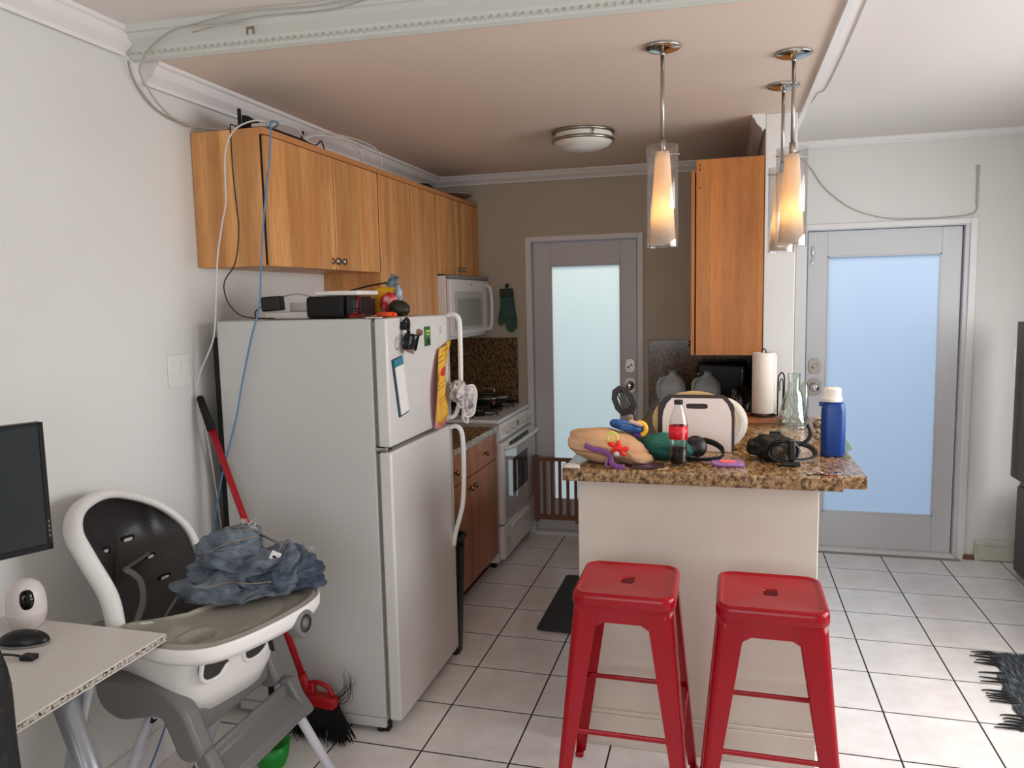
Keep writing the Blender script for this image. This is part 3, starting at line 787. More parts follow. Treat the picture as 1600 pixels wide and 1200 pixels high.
o = obj('dark_gourd', MB().blob((-.172, -2.30, ZF + .030), (.045, .032, .034), 2, .05, 1.5, 4, rot=(0, .25, 0), flat_bottom=ZF + .001), mat('dark_olive', (34, 36, 20), .45)); tag(o, 'dark rounded olive-black object at the front of the fridge top', 'fruit')
o = obj('orange_marker', MB().cyl((-.195, -2.445, ZF + .0105), (-.125, -2.46, ZF + .0105), .009).cyl((-.125, -2.46, ZF + .0105), (-.115, -2.462, ZF + .0105), .007), mat('orange_plastic', (240, 84, 30), .35)); tag(o, 'bright orange stubby marker on the front of the fridge top', 'marker')
n = thing('cable_tangle', 'black and red thin cable tangle at the foot of the speaker', 'cable', (-.23, -2.48, ZF))
obj('black_loop', MB().tube([(-.27, -2.49, ZF + .035), (-.21, -2.49, ZF + .036), (-.18, -2.50, ZF + .03), (-.20, -2.50, ZF + .012), (-.235, -2.51, ZF + .004), (-.25, -2.50, ZF + .02)], .002), CABLEK, n)
obj('red_loop', MB().tube([(-.275, -2.50, ZF + .005), (-.255, -2.505, ZF + .02), (-.24, -2.50, ZF + .005), (-.22, -2.51, ZF + .004)], .0022), REDP, n)

# ================================================================== MICROWAVE
n = thing('microwave', 'white over-the-range microwave under the oak cabinets', 'microwave', (-.70, -.42, 1.385))
obj('body', MB().box((XL + .003, -.80, 1.385), (-.530, -.03, 1.765), .004), WPLASTIC, n)
d = obj('door', MB().box((-.528, -.80, 1.405), (-.500, -.03, 1.745), .006), ENAMEL, n)
obj('vent_strip', MB().box((-.528, -.80, 1.748), (-.505, -.03, 1.770), .003), GREY, n)
obj('window_frame', MB().prism(rrect(.56, .235, .02), (0, 1, 0), (0, 0, 1), (1, 0, 0), (-.4995, -.46, 1.555), .003), mat('window_frame_grey', (190, 188, 182), .25), d)
obj('window', MB().prism(rrect(.46, .17, .012), (0, 1, 0), (0, 0, 1), (1, 0, 0), (-.4964, -.46, 1.545), .002), mat('microwave_window', (150, 152, 144), .3), d)
obj('handle', MB().tube([(-.500, -.105, 1.715), (-.470, -.105, 1.690), (-.462, -.105, 1.565), (-.470, -.105, 1.440), (-.500, -.105, 1.420)], .012, 10), WPLASTIC, d)
obj('emblem', MB().cyl((-.500, -.42, 1.715), (-.4985, -.42, 1.715), .009), GREY, d)

# ================================================================== GAS RANGE
n = thing('gas_range', 'white gas range with oven window, black grates and two front knobs', 'stove', (-.57, -.385, 0))
obj('body', MB().box((XL + .02, -.765, .035), (-.255, -.008, .885), .004), ENAMEL, n)
obj('cooktop', MB().box((XL + .02, -.768, .886), (-.235, -.006, .908), .007), ENAMEL, n)
cpn = obj('control_panel', MB().prism([(-.255, .775), (-.222, .790), (-.232, .880), (-.255, .884)], (1, 0, 0), (0, 0, 1), (0, 1, 0), (0, -.768, 0), .762, .004), ENAMEL, n)
for y in (-.64, -.50, -.26, -.12):
    obj('knob', MB().lathe([(.024, 0), (.024, .008), (.020, .024), (0, .026)], (-.228, y, .835), (1, 0, .1), 20).box((-.212, y - .004, .815), (-.196, y + .004, .857), .002), mat('knob_cream', (206, 198, 186), .35) if 'knob_cream' not in bpy.data.materials else bpy.data.materials['knob_cream'], cpn)
obj('display', MB().box((-.229, -.42, .815), (-.2245, -.34, .850), .001), mat('clock_grey', (120, 118, 112), .2), cpn)
od = obj('oven_door', MB().box((-.253, -.765, .275), (-.215, -.010, .770), .008), ENAMEL, n)
obj('glass_panel', MB().box((-.2149, -.735, .290), (-.2125, -.040, .715), .001), mat('glossy_white_panel', (205, 205, 205), .05, coat=1), od)
obj('window', MB().box((-.2124, -.560, .420), (-.2105, -.200, .640), .001), mat('oven_window', (58, 62, 66), .04), od)
obj('handle', MB().tube([(-.215, -.72, .735), (-.180, -.715, .742), (-.168, -.66, .744), (-.166, -.39, .744), (-.168, -.12, .744), (-.180, -.06, .742), (-.215, -.055, .735)], .012, 10), WPLASTIC, od)
s = MB()
for k in range(14): s.box((-.2149, -.62 + k * .034, .728), (-.2132, -.60 + k * .034, .756))
obj('vent_slots', s, BLACKM, od)
dr = obj('drawer', MB().box((-.253, -.762, .060), (-.218, -.012, .262), .006), ENAMEL, n)
obj('pull', MB().box((-.222, -.60, .215), (-.206, -.18, .240), .005), WPLASTIC, dr)
s = MB()
for k in range(7): s.box((-.2178, -.70, .18 - k * .014), (-.2168, -.70 + .04 + .03 * ((k * 5) % 3) / 2, .1835 - k * .014))
obj('sticker_print', s, GREY, dr)
f = MB()
for x, y in ((-.30, -.73), (-.30, -.05), (-.82, -.73), (-.82, -.05)): f.cyl((x, y, 0), (x, y, .036), .018)
obj('feet', f, RUBBER, n)
for bx, by in ((-.72, -.58), (-.72, -.20), (-.42, -.58), (-.42, -.20)):
    g = MB().cyl((bx, by, .908), (bx, by, .920), .045, .040)
    g.lathe([(.035, .012), (.035, .020), (0, .022)], (bx, by, .908))
    for dx, dy in ((1, 0), (-1, 0), (0, 1), (0, -1)):
        g.tube([(bx + dx * .03, by + dy * .03, .938), (bx + dx * .115, by + dy * .115, .938), (bx + dx * .125, by + dy * .125, .910)], .0045, 6, 1)
    g.tube([(bx - .12, by - .12, .932), (bx + .12, by - .12, .932), (bx + .12, by + .12, .932), (bx - .12, by + .12, .932)], .0045, 6, 1, closed=True)
    obj('grate', g, BLACKM, n)
n = thing('frying_pan', 'black frying pan with a glass lid on the far front burner', 'pan', (-.455, -.27, .944))
obj('pan', MB().lathe([(0, .002), (.11, .002), (.135, .04), (.139, .040), (.113, -.001), (0, -.001)], (-.455, -.27, .945)), BLACKM, n)
ll = obj('lid', MB().lathe([(.137, 0), (.134, .006), (.09, .022), (.03, .032), (0, .033)], (-.455, -.27, .986)), thin_glass('smoked_lid', (.5, .5, .5), .2), n)
obj('rim', MB().tube([(-.455 + .137 * math.cos(k * PI / 8), -.27 + .137 * math.sin(k * PI / 8), .988) for k in range(16)], .003, 6, 2, closed=True), CHROME, n)
obj('lid_knob', MB().tube([(-.50, -.275, 1.018), (-.49, -.275, 1.036), (-.42, -.265, 1.036), (-.41, -.265, 1.018)], .005), CHROME, n)
obj('pan_handle', MB().tube([(-.40, -.40, .978), (-.36, -.48, .988), (-.32, -.58, .985)], .009), mat('wood_handle', (120, 74, 44), .5), n)
o = obj('small_pan_lid', MB().lathe([(.07, 0), (.068, .006), (.03, .014), (.008, .016), (.010, .03), (0, .032)], (-.70, -.20, .944)), CHROME); tag(o, 'small shiny metal lid on the far back burner of the range', 'lid')
# trash bin
n = thing('trash_bin', 'slim black trash bin with a black bag beside the refrigerator', 'trash bin', (-.22, -1.857, 0))
t = bmesh.new(); mb = MB()
rings = []
for z, sx, sy2, inner in ((0, .21, .085, 0), (.555, .255, .112, 0), (.555, .243, .100, 1), (.02, .20, .075, 1)):
    rings.append([mb.bm.verts.new((-.225 + x, -1.857 + y, z + .001)) for x, y in rrect(sx, sy2, .025)])
for A, B in zip(rings, rings[1:]):
    for k in range(len(A)): mb.bm.faces.new([A[k], A[(k + 1) % len(A)], B[(k + 1) % len(A)], B[k]])
mb.bm.faces.new(rings[0][::-1]); mb.bm.faces.new(rings[-1])
obj('bin', mb, BLACK, n)
obj('bag', MB().tube([(-.225 + x, -1.857 + y, .548 + .012 * math.sin(i * 2.3)) for i, (x, y) in enumerate(rrect(.262, .118, .03, 4))], .008, 6, 2, closed=True).tube([(-.10, -1.87, .555), (-.092, -1.86, .52), (-.10, -1.84, .50)], .006, 6), mat('bag_plastic', (48, 48, 50), .2), n)

# oven mitt
n = thing('oven_mitt', 'dark green quilted oven mitt hanging on the back wall', 'oven mitt', (-.37, -.02, 1.40))
GRN = mat('green_quilt', (66, 98, 84), .9, bump=(90, .6), mott=(12, (54, 82, 70), .4, .7))
pts = [(-.058, .325), (.035, .330), (.046, .20), (.062, .10), (.060, .045), (.040, .015), (.010, .008), (-.012, .03), (-.028, .085), (-.045, .062), (-.068, .058), (-.078, .085), (-.070, .14), (-.058, .20)]
obj('mitt', MB().prism([(x * .95, z * .92) for x, z in pts], (1, 0, 0), (0, 0, 1), (0, -1, 0), (-.372, -.004, 1.388), .026, .009), GRN, n)
obj('cuff', MB().box((-.428, -.033, 1.63), (-.338, -.003, 1.690), .006), mat('green_cuff', (62, 66, 58), .9), n)
obj('loop', MB().tube([(-.385, -.015, 1.688), (-.388, -.015, 1.715), (-.378, -.012, 1.722), (-.372, -.015, 1.688)], .004), GRN, n)
obj('hook', MB().cyl((-.38, -.001, 1.712), (-.38, -.022, 1.712), .004).lathe([(.012, 0), (.012, .004), (0, .005)], (-.38, -.001, 1.712), (0, -1, 0)), BLACKM, n)

# wooden gate in front of the kitchen door
WG = mat('gate_wood', (128, 86, 60), .6); 
n = thing('wooden_baby_gate', 'brown slatted wooden baby gate across the kitchen door', 'gate', (.15, -.05, .115))
obj('top_rail', MB().box((-.206, -.062, .522), (.53, -.038, .545), .003), WG, n)
obj('bottom_rail', MB().box((-.206, -.062, .115), (.53, -.038, .145), .003), WG, n)
obj('post', MB().box((-.206, -.064, .100), (-.172, -.036, .56), .003), WG, n)
obj('post', MB().box((.495, -.064, .100), (.530, -.036, .56), .003), WG, n)
x = -.135
while x < .49:
    obj('slat', MB().box((x - .010, -.058, .146), (x + .010, -.042, .521), .002), WG, n); x += .0545
obj('latch', MB().box((.08, -.075, .10), (.105, -.060, .125), .003), BRASS, n)

# kitchen floor mat
o = obj('floor_mat', MB().prism(rrect(.44, .76, .02, cx=.385, cy_=-1.18), (1, 0, 0), (0, 1, 0), (0, 0, 1), (0, 0, .0005), .014, .005), mat('mat_foam', (58, 60, 64), .75, bump=(80, .3))); tag(o, 'charcoal cushioned kitchen mat on the tiles left of the peninsula', 'mat')
# woven rug with fringe
n = thing('woven_rug', 'dark grey woven rag rug with black fringe on the white tiles', 'rug', (2.6, -1.7, 0))
def rugm(name):
    m = mat(name, (70, 74, 78), .95, bump=(180, .6)); nt = m.node_tree; bb = nt.nodes['Principled BSDF']
    g = nt.nodes.new('ShaderNodeTexCoord'); mp = nt.nodes.new('ShaderNodeMapping'); mp.inputs['Scale'].default_value = (60, 5, 1)
    nz = nt.nodes.new('ShaderNodeTexNoise'); nz.inputs['Scale'].default_value = 3; nz.inputs['Detail'].default_value = 5
    cr_ = nt.nodes.new('ShaderNodeValToRGB'); el = cr_.color_ramp.elements
    el[0].position = .40; el[0].color = (*lin((36, 40, 44)), 1); el[1].position = .72; el[1].color = (*lin((150, 150, 148)), 1)
    x_ = cr_.color_ramp.elements.new(.56); x_.color = (*lin((70, 76, 82)), 1)
    nt.links.new(g.outputs['Object'], mp.inputs[0]); nt.links.new(mp.outputs[0], nz.inputs['Vector']); nt.links.new(nz.outputs['Fac'], cr_.inputs[0]); nt.links.new(cr_.outputs[0], bb.inputs['Base Color'])
    return m
def rp(u, v):
    y0, y1 = -1.345, -2.02
    xl = 2.178 + .012 * math.sin(v * 9) - .075 * v * v + .008 * math.sin(v * 31)
    return V((xl + u * (2.63 - xl), y0 + (y1 - y0) * v + .004 * math.sin(u * 40), .0065 + .0015 * math.sin(u * 90) * math.sin(v * 60)))
obj('weave', MB().sheet(rp, 60, 40, (0, 0, -.006)), rugm('rag_weave'), n, recalc=True)
rnd = random.Random(4)
for v in (.01, .04, .10, .14, .17, .20, .31, .40, .43, .56, .59, .63, .66, .69, .84, .89, .92, .95, .98):
    p0 = rp(0, v); L_ = rnd.uniform(.055, .085)
    dyy = rnd.uniform(-.012, .012)
    obj('fringe_tassel', MB().tube([p0 + V((.02, 0, 0)), p0 + V((-.3 * L_, dyy * .6, .001)), p0 + V((-.7 * L_, dyy, .001)), p0 + V((-L_, dyy + rnd.uniform(-.006, .006), 0))], lambda t_: .005 * (1 - .55 * t_), 6, 3), BLACKM, n)

# TV and stand
n = thing('tv_stand', 'black low cabinet at the right edge under the television', 'cabinet', (2.85, -.95, 0))
obj('body', MB().box((2.655, -1.75, .012), (3.03, -.215, .530), .004), mat('black_laminate', (38, 40, 44), .4), n)
for a in (-1.74, -.98): obj('door', MB().box((2.640, a + .004, .03), (2.654, a + .75, .515), .002), mat('black_laminate_door', (34, 36, 40), .35), n)
obj('plinth', MB().box((2.68, -1.73, 0), (3.0, -.235, .012)), BLACKM, n)
n = thing('television', 'large flat black television seen edge-on at the right edge', 'television', (2.75, -.95, .53))
obj('screen_housing', MB().box((2.580, -1.72, .585), (2.62, -.300, 1.440), .004), BLACK, n)
obj('screen', MB().box((2.5775, -1.705, .60), (2.5798, -.315, 1.425), .0005), BLACKG, n)
obj('foot', MB().box((2.66, -1.35, .531), (2.80, -1.25, .545), .003).box((2.66, -.75, .531), (2.80, -.65, .545), .003).box((2.62, -1.31, .54), (2.69, -1.29, .62), .002).box((2.62, -.71, .54), (2.69, -.69, .62), .002), BLACKM, n)

# switches
def switch(label, o, u, n_, gang):
    o, u, n_ = V(o), V(u), V(n_); w = .070 if gang == 1 else .118
    t = thing('light_switch', label, 'light switch', o)
    obj('plate', MB().prism(rrect(w, .118, .006, 3), u, (0, 0, 1), n_, o, .005, .0015), WPLASTIC, t)
    for k in range(gang):
        c = o + u * ((k - (gang - 1) / 2) * .046)
        r = obj('rocker', MB().prism(rrect(.033, .068, .003, 2), u, (0, 0, 1), n_, c + n_ * .005, .004, .001), WPLASTIC, t)
switch('double white light switch plate on the left wall by the fridge', (XL + .0005, -2.685, 1.385), (0, 1, 0), (1, 0, 0), 2)
switch('single beige light switch plate on the back wall beside the television', (2.695, -.0005, 1.215), (1, 0, 0), (0, -1, 0), 1)

# ================================================================== LAMPS
FROSTW = bpy.data.materials.new('opal_glass'); FROSTW.use_nodes = True
nt = FROSTW.node_tree; nt.nodes.remove(nt.nodes['Principled BSDF'])
t_ = nt.nodes.new('ShaderNodeBsdfTranslucent'); t_.inputs[0].default_value = (.96, .80, .58, 1)
d_ = nt.nodes.new('ShaderNodeBsdfDiffuse'); d_.inputs[0].default_value = (.85, .82, .80, 1)
m_ = nt.nodes.new('ShaderNodeMixShader'); m_.inputs[0].default_value = .40
nt.links.new(t_.outputs[0], m_.inputs[1]); nt.links.new(d_.outputs[0], m_.inputs[2]); nt.links.new(m_.outputs[0], nt.nodes['Material Output'].inputs[0])
BULB = mat('bulb', (255, 255, 255), .5, emit=(255, 214, 150), emit_s=40)
def pendant(loc, label, power):
    x, y = loc
    n = thing('pendant_lamp', label, 'lamp', (x, y, ZK), 'three glass pendant lamps over the bar')
    obj('canopy', MB().lathe([(0, -.001), (.058, -.001), (.063, -.005), (.060, -.009), (.040, -.017), (.012, -.024), (0, -.026)], (x, y, ZK)), CHROME, n)
    obj('rod', MB().cyl((x, y, ZK - .02), (x, y, 2.145), .0065, seg=12).cyl((x, y, 2.145), (x, y, 2.10), .011, seg=14).lathe([(0, 0), (.006, 0), (.009, -.006), (0, -.012)], (x, y, ZK - .022)), NICKEL, n)
    obj('outer_glass', MB().lathe([(.0535, 1.785), (.0535, 2.125), (.0505, 2.125), (.0505, 1.788), (.0535, 1.785)], (x, y, 0), seg=40), GLASSP, n)
    obj('inner_shade', MB().lathe([(.022, 2.105), (.0245, 2.095), (.0455, 1.795), (.0440, 1.795), (.0235, 2.09), (0, 2.098)], (x, y, 0), seg=36), FROSTW, n)
    a = .35
    dx, dy = math.cos(a) * .060, math.sin(a) * .060
    obj('crossbar', MB().cyl((x - dx, y - dy, 2.098), (x + dx, y + dy, 2.098), .0022, seg=8).cyl((x + dy, y - dx, 2.104), (x - dy, y + dx, 2.104), .0022, seg=8), NICKEL, n)
    obj('bulb', MB().lathe([(0, 1.848), (.016, 1.858), (.024, 1.882), (.016, 1.915), (.011, 1.935), (0, 1.937)], (x, y, 0), seg=16), BULB, n)
    l = bpy.data.lights.new('pendant_light', 'POINT'); l.energy = power; l.color = (1, .70, .40); l.shadow_soft_size = .028
    o = bpy.data.objects.new('pendant_light', l); COL.objects.link(o); o.location = (0, 0, 1.882 - ZK); o.parent = n
    return n
BP = 30.0
pendant((.838, -2.353), 'glass pendant lamp hanging alone over the left half of the bar', BP)
pendant((1.271, -2.129), 'right glass pendant lamp nearest to the camera, in front of another', BP)
pendant((1.266, -1.696), 'glass pendant lamp farthest back, half hidden behind another pendant', BP)

n = thing('ceiling_light', 'unlit flush dome ceiling light with brushed nickel rings', 'lamp', (.351, -1.135, ZK))
obj('base', MB().lathe([(0, 0), (.150, 0), (.158, -.006), (.158, -.014), (.150, -.018), (0, -.018)], (.351, -1.135, ZK), seg=40), NICKEL, n)
obj('ring', MB().lathe([(.146, -.042), (.156, -.042), (.158, -.050), (.154, -.056), (.146, -.056), (.146, -.042)], (.351, -1.135, ZK), seg=40), NICKEL, n)
obj('bowl', MB().lathe([(.145, -.018), (.146, -.055), (.13, -.072), (.09, -.088), (.04, -.094), (0, -.095)], (.351, -1.135, ZK), seg=40), mat('opal_bowl', (226, 222, 214), .3), n)
s = MB()
for k in range(4): s.cyl((.351 + .152 * math.cos(k * PI / 2 + .5), -1.135 + .152 * math.sin(k * PI / 2 + .5), ZK - .015), (.351 + .152 * math.cos(k * PI / 2 + .5), -1.135 + .152 * math.sin(k * PI / 2 + .5), ZK - .046), .004, seg=8)
obj('ring_posts', s, NICKEL, n)

# ================================================================== CABLES AND THINGS ON THE CABINETS
n = thing('wireless_router', 'black router with stub antennas on top of the near wall cabinet', 'router', (-.72, -2.40, 2.264))
obj('housing', MB().box((-.80, -2.47, 2.264), (-.64, -2.12, 2.288), .004, rot=(0, -.12, 0)), BLACKM, n)
obj('back_fin', MB().prism([(0, 0), (.36, 0), (.36, .022), (.03, .062), (0, .058)], (0, 1, 0), (0, 0, 1), (1, 0, 0), (-.70, -2.48, 2.266), .008, .001), BLACKM, n)
obj('antenna', MB().box((-.706, -2.500, 2.264), (-.694, -2.488, 2.345), .003), BLACKM, n)
obj('plug', MB().box((-.735, -2.50, 2.268), (-.715, -2.475, 2.290), .003).box((-.655, -2.49, 2.275), (-.60, -2.475, 2.288), .002), OFFW, n)
def cable(label, pts, m, r=.0026):
    o = obj('cable', MB().tube(pts, r, 7, 6), m); return tag(o, label, 'cable')
cable('long blue network cable hanging down beside the refrigerator', [(-.60, -2.44, 2.272), (-.535, -2.50, 2.276), (-.508, -2.59, 2.262), (-.508, -2.60, 2.216), (-.518, -2.60, 2.12), (-.53, -2.60, 2.063), (-.556, -2.60, 1.907), (-.576, -2.60, 1.748), (-.592, -2.60, 1.61), (-.632, -2.60, 1.50), (-.684, -2.60, 1.327), (-.709, -2.61, 1.206), (-.751, -2.61, 1.083), (-.793, -2.61, .958), (-.82, -2.62, .831), (-.835, -2.66, .66), (-.84, -2.80, .40), (-.83, -2.95, .16), (-.82, -3.15, .012), (-.80, -3.6, .006)], CABLEB, .0034)
cable('white cable looping off the cabinet top and down to the floor behind the broom', [(-.60, -2.44, 2.276), (-.58, -2.52, 2.284), (-.62, -2.56, 2.276), (-.665, -2.59, 2.240), (-.695, -2.60, 2.17), (-.703, -2.60, 2.06), (-.706, -2.60, 1.99), (-.728, -2.60, 1.91), (-.754, -2.60, 1.80), (-.768, -2.60, 1.684), (-.789, -2.60, 1.518), (-.822, -2.60, 1.44), (-.850, -2.605, 1.385), (-.870, -2.61, 1.325), (-.876, -2.61, 1.27), (-.866, -2.61, 1.22), (-.855, -2.60, 1.16), (-.862, -2.55, .9), (-.862, -2.50, .4)], CABLEW, .0031)
cable('thin black cable hanging in front of the near cabinet end', [(-.72, -2.49, 2.28), (-.705, -2.545, 2.275), (-.700, -2.555, 2.22), (-.700, -2.555, 2.12), (-.696, -2.555, 2.03), (-.688, -2.56, 1.96), (-.685, -2.56, 1.91), (-.695, -2.56, 1.83), (-.715, -2.56, 1.765), (-.758, -2.56, 1.712), (-.770, -2.55, 1.665), (-.755, -2.54, 1.615), (-.715, -2.53, 1.578), (-.66, -2.50, 1.566)], CABLEK, .0024)
cable('grey cable pair looping from the ceiling moulding to the cabinet top', [(-.38, -2.91, 2.478), (-.50, -2.93, 2.478), (-.60, -2.935, 2.480), (-.70, -2.90, 2.470), (-.79, -2.86, 2.445), (-.835, -2.84, 2.40), (-.842, -2.80, 2.355), (-.85, -2.74, 2.315), (-.862, -2.66, 2.290), (-.872, -2.56, 2.285), (-.84, -2.49, 2.283), (-.76, -2.46, 2.28)], CABLEG, .0036)
cable('grey cable lying along the wall below the crown moulding', [(-.884, -2.83, 2.44), (-.884, -2.815, 2.39), (-.884, -2.775, 2.345), (-.884, -2.72, 2.31), (-.882, -2.65, 2.292), (-.875, -2.56, 2.280)], CABLEG, .0036)
cable('grey cable stapled along the ceiling above the dentil moulding', [(-.60, -2.93, 2.482), (-.38, -2.92, 2.508), (-.15, -2.90, 2.506), (.05, -2.905, 2.512), (.20, -2.90, 2.509), (.45, -2.885, 2.509), (.9, -2.87, 2.509), (1.3, -2.86, 2.509), (1.45, -2.80, 2.512), (1.47, -2.5, 2.512)], CABLEG, .0028)
cable('second thinner grey cable along the ceiling above the dentil moulding', [(-.58, -2.90, 2.476), (-.36, -2.89, 2.500), (-.12, -2.875, 2.498), (.02, -2.885, 2.511), (.22, -2.92, 2.514), (.6, -2.91, 2.514)], CABLEG, .0022)
n = thing('cable_clamp', 'small metal cable clamp on the dentil moulding at left', 'clamp', (-.385, -2.865, 2.478))
obj('clamp', MB().box((-.395, -2.885, 2.470), (-.368, -2.880, 2.478), .001).box((-.395, -2.885, 2.455), (-.390, -2.880, 2.472)).box((-.373, -2.885, 2.455), (-.368, -2.880, 2.472)), NICKEL, n)
n = thing('cable_coil', 'loose coil of white cable on the near cabinet tops', 'cable', (-.68, -1.9, 2.264))
for i, (y1, h_) in enumerate(((-1.60, .045), (-1.50, .055), (-1.38, .075))):
    obj('loop', MB().tube([(-.62, -2.18, 2.285), (-.64, -2.02, 2.31 + h_ * .5), (-.66, (-2.02 + y1) / 2 + .02, 2.315 + h_), (-.65, y1 - .06, 2.31 + h_), (-.64, y1, 2.285 + h_ * .5), (-.66, y1 - .03, 2.272), (-.70, y1 - .16, 2.268), (-.72, -2.0, 2.268), (-.68, -2.15, 2.272)], .0034, 7, 6), CABLEW, n)
obj('tie', MB().tube([(-.62, -2.20, 2.272), (-.612, -2.19, 2.305), (-.625, -2.175, 2.318), (-.64, -2.16, 2.29)], .003), CABLEK, n)
cable('black cord running along the near cabinet front edge', [(-.62, -2.45, 2.270), (-.59, -2.38, 2.268), (-.588, -2.25, 2.270), (-.60, -2.12, 2.272), (-.605, -2.06, 2.30), (-.61, -2.02, 2.272), (-.63, -1.92, 2.268)], CABLEK, .003)
cable('white jumper cable arched over the near cabinet front', [(-.61, -2.46, 2.278), (-.60, -2.40, 2.300), (-.60, -2.32, 2.314), (-.605, -2.24, 2.31), (-.61, -2.18, 2.285), (-.60, -2.12, 2.27)], CABLEW, .003)
o = obj('black_pouch', MB().blob((-.70, -.66, 2.290), (.05, .085, .028), 5, .15, 2.5, 4), BLACKM); tag(o, 'small black lump on the far wall cabinets', 'pouch')
n = thing('dish', 'shallow brown dish on the farthest wall cabinet', 'dish', (-.70, -.20, 2.264))
obj('bowl', MB().lathe([(0, .004), (.05, .004), (.12, .030), (.150, .040), (.150, .045), (.11, .036), (.05, .012), (0, .012)], (-.70, -.20, 2.261)), mat('brown_ceramic', (120, 88, 74), .35), n)
obj('rim', MB().tube([(-.70 + .149 * math.cos(k * PI / 8), -.20 + .149 * math.sin(k * PI / 8), 2.305) for k in range(16)], .003, 6, 2, closed=True), mat('beige_ceramic', (184, 168, 154), .35), n)
cable('grey doorbell cord sagging on the wall over the right door', [(1.40, -.01, 2.50), (1.455, -.008, 2.45), (1.533, -.008, 2.368), (1.622, -.008, 2.238), (1.767, -.008, 2.117), (1.945, -.008, 2.052), (2.117, -.008, 2.038), (2.319, -.008, 2.040), (2.415, -.008, 2.052), (2.44, -.008, 2.09), (2.438, -.008, 2.20), (2.437, -.008, 2.315)], CABLEG, .0034)
o = obj('cord_cover', MB().box((2.432, -.012, 2.10), (2.443, -.001, 2.325), .002).box((2.426, -.014, 2.30), (2.446, -.001, 2.318), .002), CABLEG); tag(o, 'short vertical cord cover on the wall above the right door corner', 'cord cover')
cable('thin grey wire on the ceiling right of the edge strip', [(1.455, -2.9, 2.517), (1.462, -2.354, 2.517), (1.468, -2.0, 2.517), (1.471, -1.681, 2.517), (1.468, -1.284, 2.517), (1.446, -1.23, 2.517), (1.44, -1.16, 2.517), (1.425, -.865, 2.517), (1.41, -.3, 2.517), (1.405, -.02, 2.50)], CABLEG, .0022)

# ================================================================== THINGS ON THE BAR
ZB = 1.031
TAN = mat('tan_canvas', (206, 166, 132), .85, bump=(70, .3), mott=(6, (190, 148, 114), .4, .7))
n = thing('tan_bag', 'soft tan cloth bag lying at the left end of the bar', 'bag', (.64, -2.34, ZB))
def bagf(c, rad, seed, rot, zb):
    mb = MB(); mb.blob(c, rad, seed, .10, 1.7, 5, rot=rot, flat_bottom=zb); return mb
obj('body', bagf((.635, -2.33, ZB + .052), (.148, .105, .060), 3, (0, .16, -.05), ZB), TAN, n)
obj('flap', MB().blob((.745, -2.37, ZB + .022), (.062, .060, .026), 6, .10, 2.2, 4, rot=(0, .2, .5), flat_bottom=ZB), TAN, n)
obj('opening', MB().blob((.708, -2.436, ZB + .020), (.045, .008, .007), 2, .1, 2, 3, rot=(0, .3, .2)), mat('bag_shadow_lining', (84, 60, 46), .9), n)
obj('seam', MB().tube([(.515, -2.402, ZB + .052), (.55, -2.425, ZB + .048), (.60, -2.438, ZB + .046), (.66, -2.442, ZB + .036)], .0018), mat('seam_brown', (122, 88, 64), .9), n)
PURP = mat('purple_ribbon', (128, 74, 142), .6)
o = obj('purple_strap', MB().tube([(.575, -2.44, ZB + .072), (.605, -2.452, ZB + .062), (.64, -2.458, ZB + .058), (.668, -2.462, ZB + .040), (.672, -2.468, ZB + .018), (.695, -2.475, ZB + .006), (.72, -2.478, ZB + .008)], .01, 8, 5, flat=(.0025, .0095)).tube([(.66, -2.46, ZB + .03), (.655, -2.475, ZB + .012), (.665, -2.482, ZB + .003)], .01, 8, 4, flat=(.0022, .005)), PURP); tag(o, 'purple ribbon strap draped down the front of the tan bag', 'strap')
REDC = mat('red_toy', (226, 44, 30), .5)
n = thing('red_toy_flower', 'bright red fabric toy star lying on the tan bag', 'toy', (.70, -2.45, ZB + .05))
s = MB()
for k in range(5):
    a = k * 2 * PI / 5 + .3; s.blob((.695 + .022 * math.cos(a), -2.452, ZB + .068 + .010 * math.sin(a) - .008 * math.cos(a)), (.018, .009, .009), k, .15, 2, 3, rot=(0, -a, 0))
s.blob((.695, -2.452, ZB + .068), (.018, .012, .012), 9, .1, 2, 3)
obj('petals', s, REDC, n); obj('bead', MB().blob((.690, -2.466, ZB + .050), (.009, .007, .008), 1, .1, 2, 3), FRAY, n)
o = obj('lime_loop', MB().tube([(.672 + .017 * math.cos(k * PI / 5), -2.43, ZB + .100 + .019 * math.sin(k * PI / 5)) for k in range(10)], .0042, 8, 3, closed=True).tube([(.662, -2.43, ZB + .09), (.664, -2.44, ZB + .072)], .0042, 8, 2), mat('lime_plastic', (206, 222, 96), .4)); tag(o, 'lime green plastic ring leaning on the tan bag', 'toy')
o = obj('blue_toy_ring', MB().tube([(.705 + .048 * math.cos(k * PI / 7), -2.30 + .03 * math.sin(k * PI / 7), ZB + .120 - .010 * math.cos(k * PI / 7)) for k in range(14)], .014, 10, 3, closed=True), mat('blue_toy', (34, 100, 170), .4, mott=(40, (20, 60, 120), .45, .6))); tag(o, 'mottled blue toy ring behind the tan bag', 'toy')
n = thing('teether_ring', 'purple and yellow teething ring next to the blue toy ring', 'toy', (.76, -2.31, ZB + .09))
obj('purple_half', MB().tube([(.752 + .024 * math.cos(a), -2.31, ZB + .113 + .023 * math.sin(a)) for a in (1.9, 2.5, 3.1, 3.8, 4.4, 5.0)], .009, 10, 3), mat('purple_toy', (92, 38, 130), .4), n)
obj('yellow_half', MB().tube([(.752 + .024 * math.cos(a), -2.31, ZB + .113 + .023 * math.sin(a)) for a in (5.0, 5.6, 6.28, 6.9, 7.5, 8.1)], .009, 10, 3), mat('yellow_toy', (240, 184, 44), .4), n)
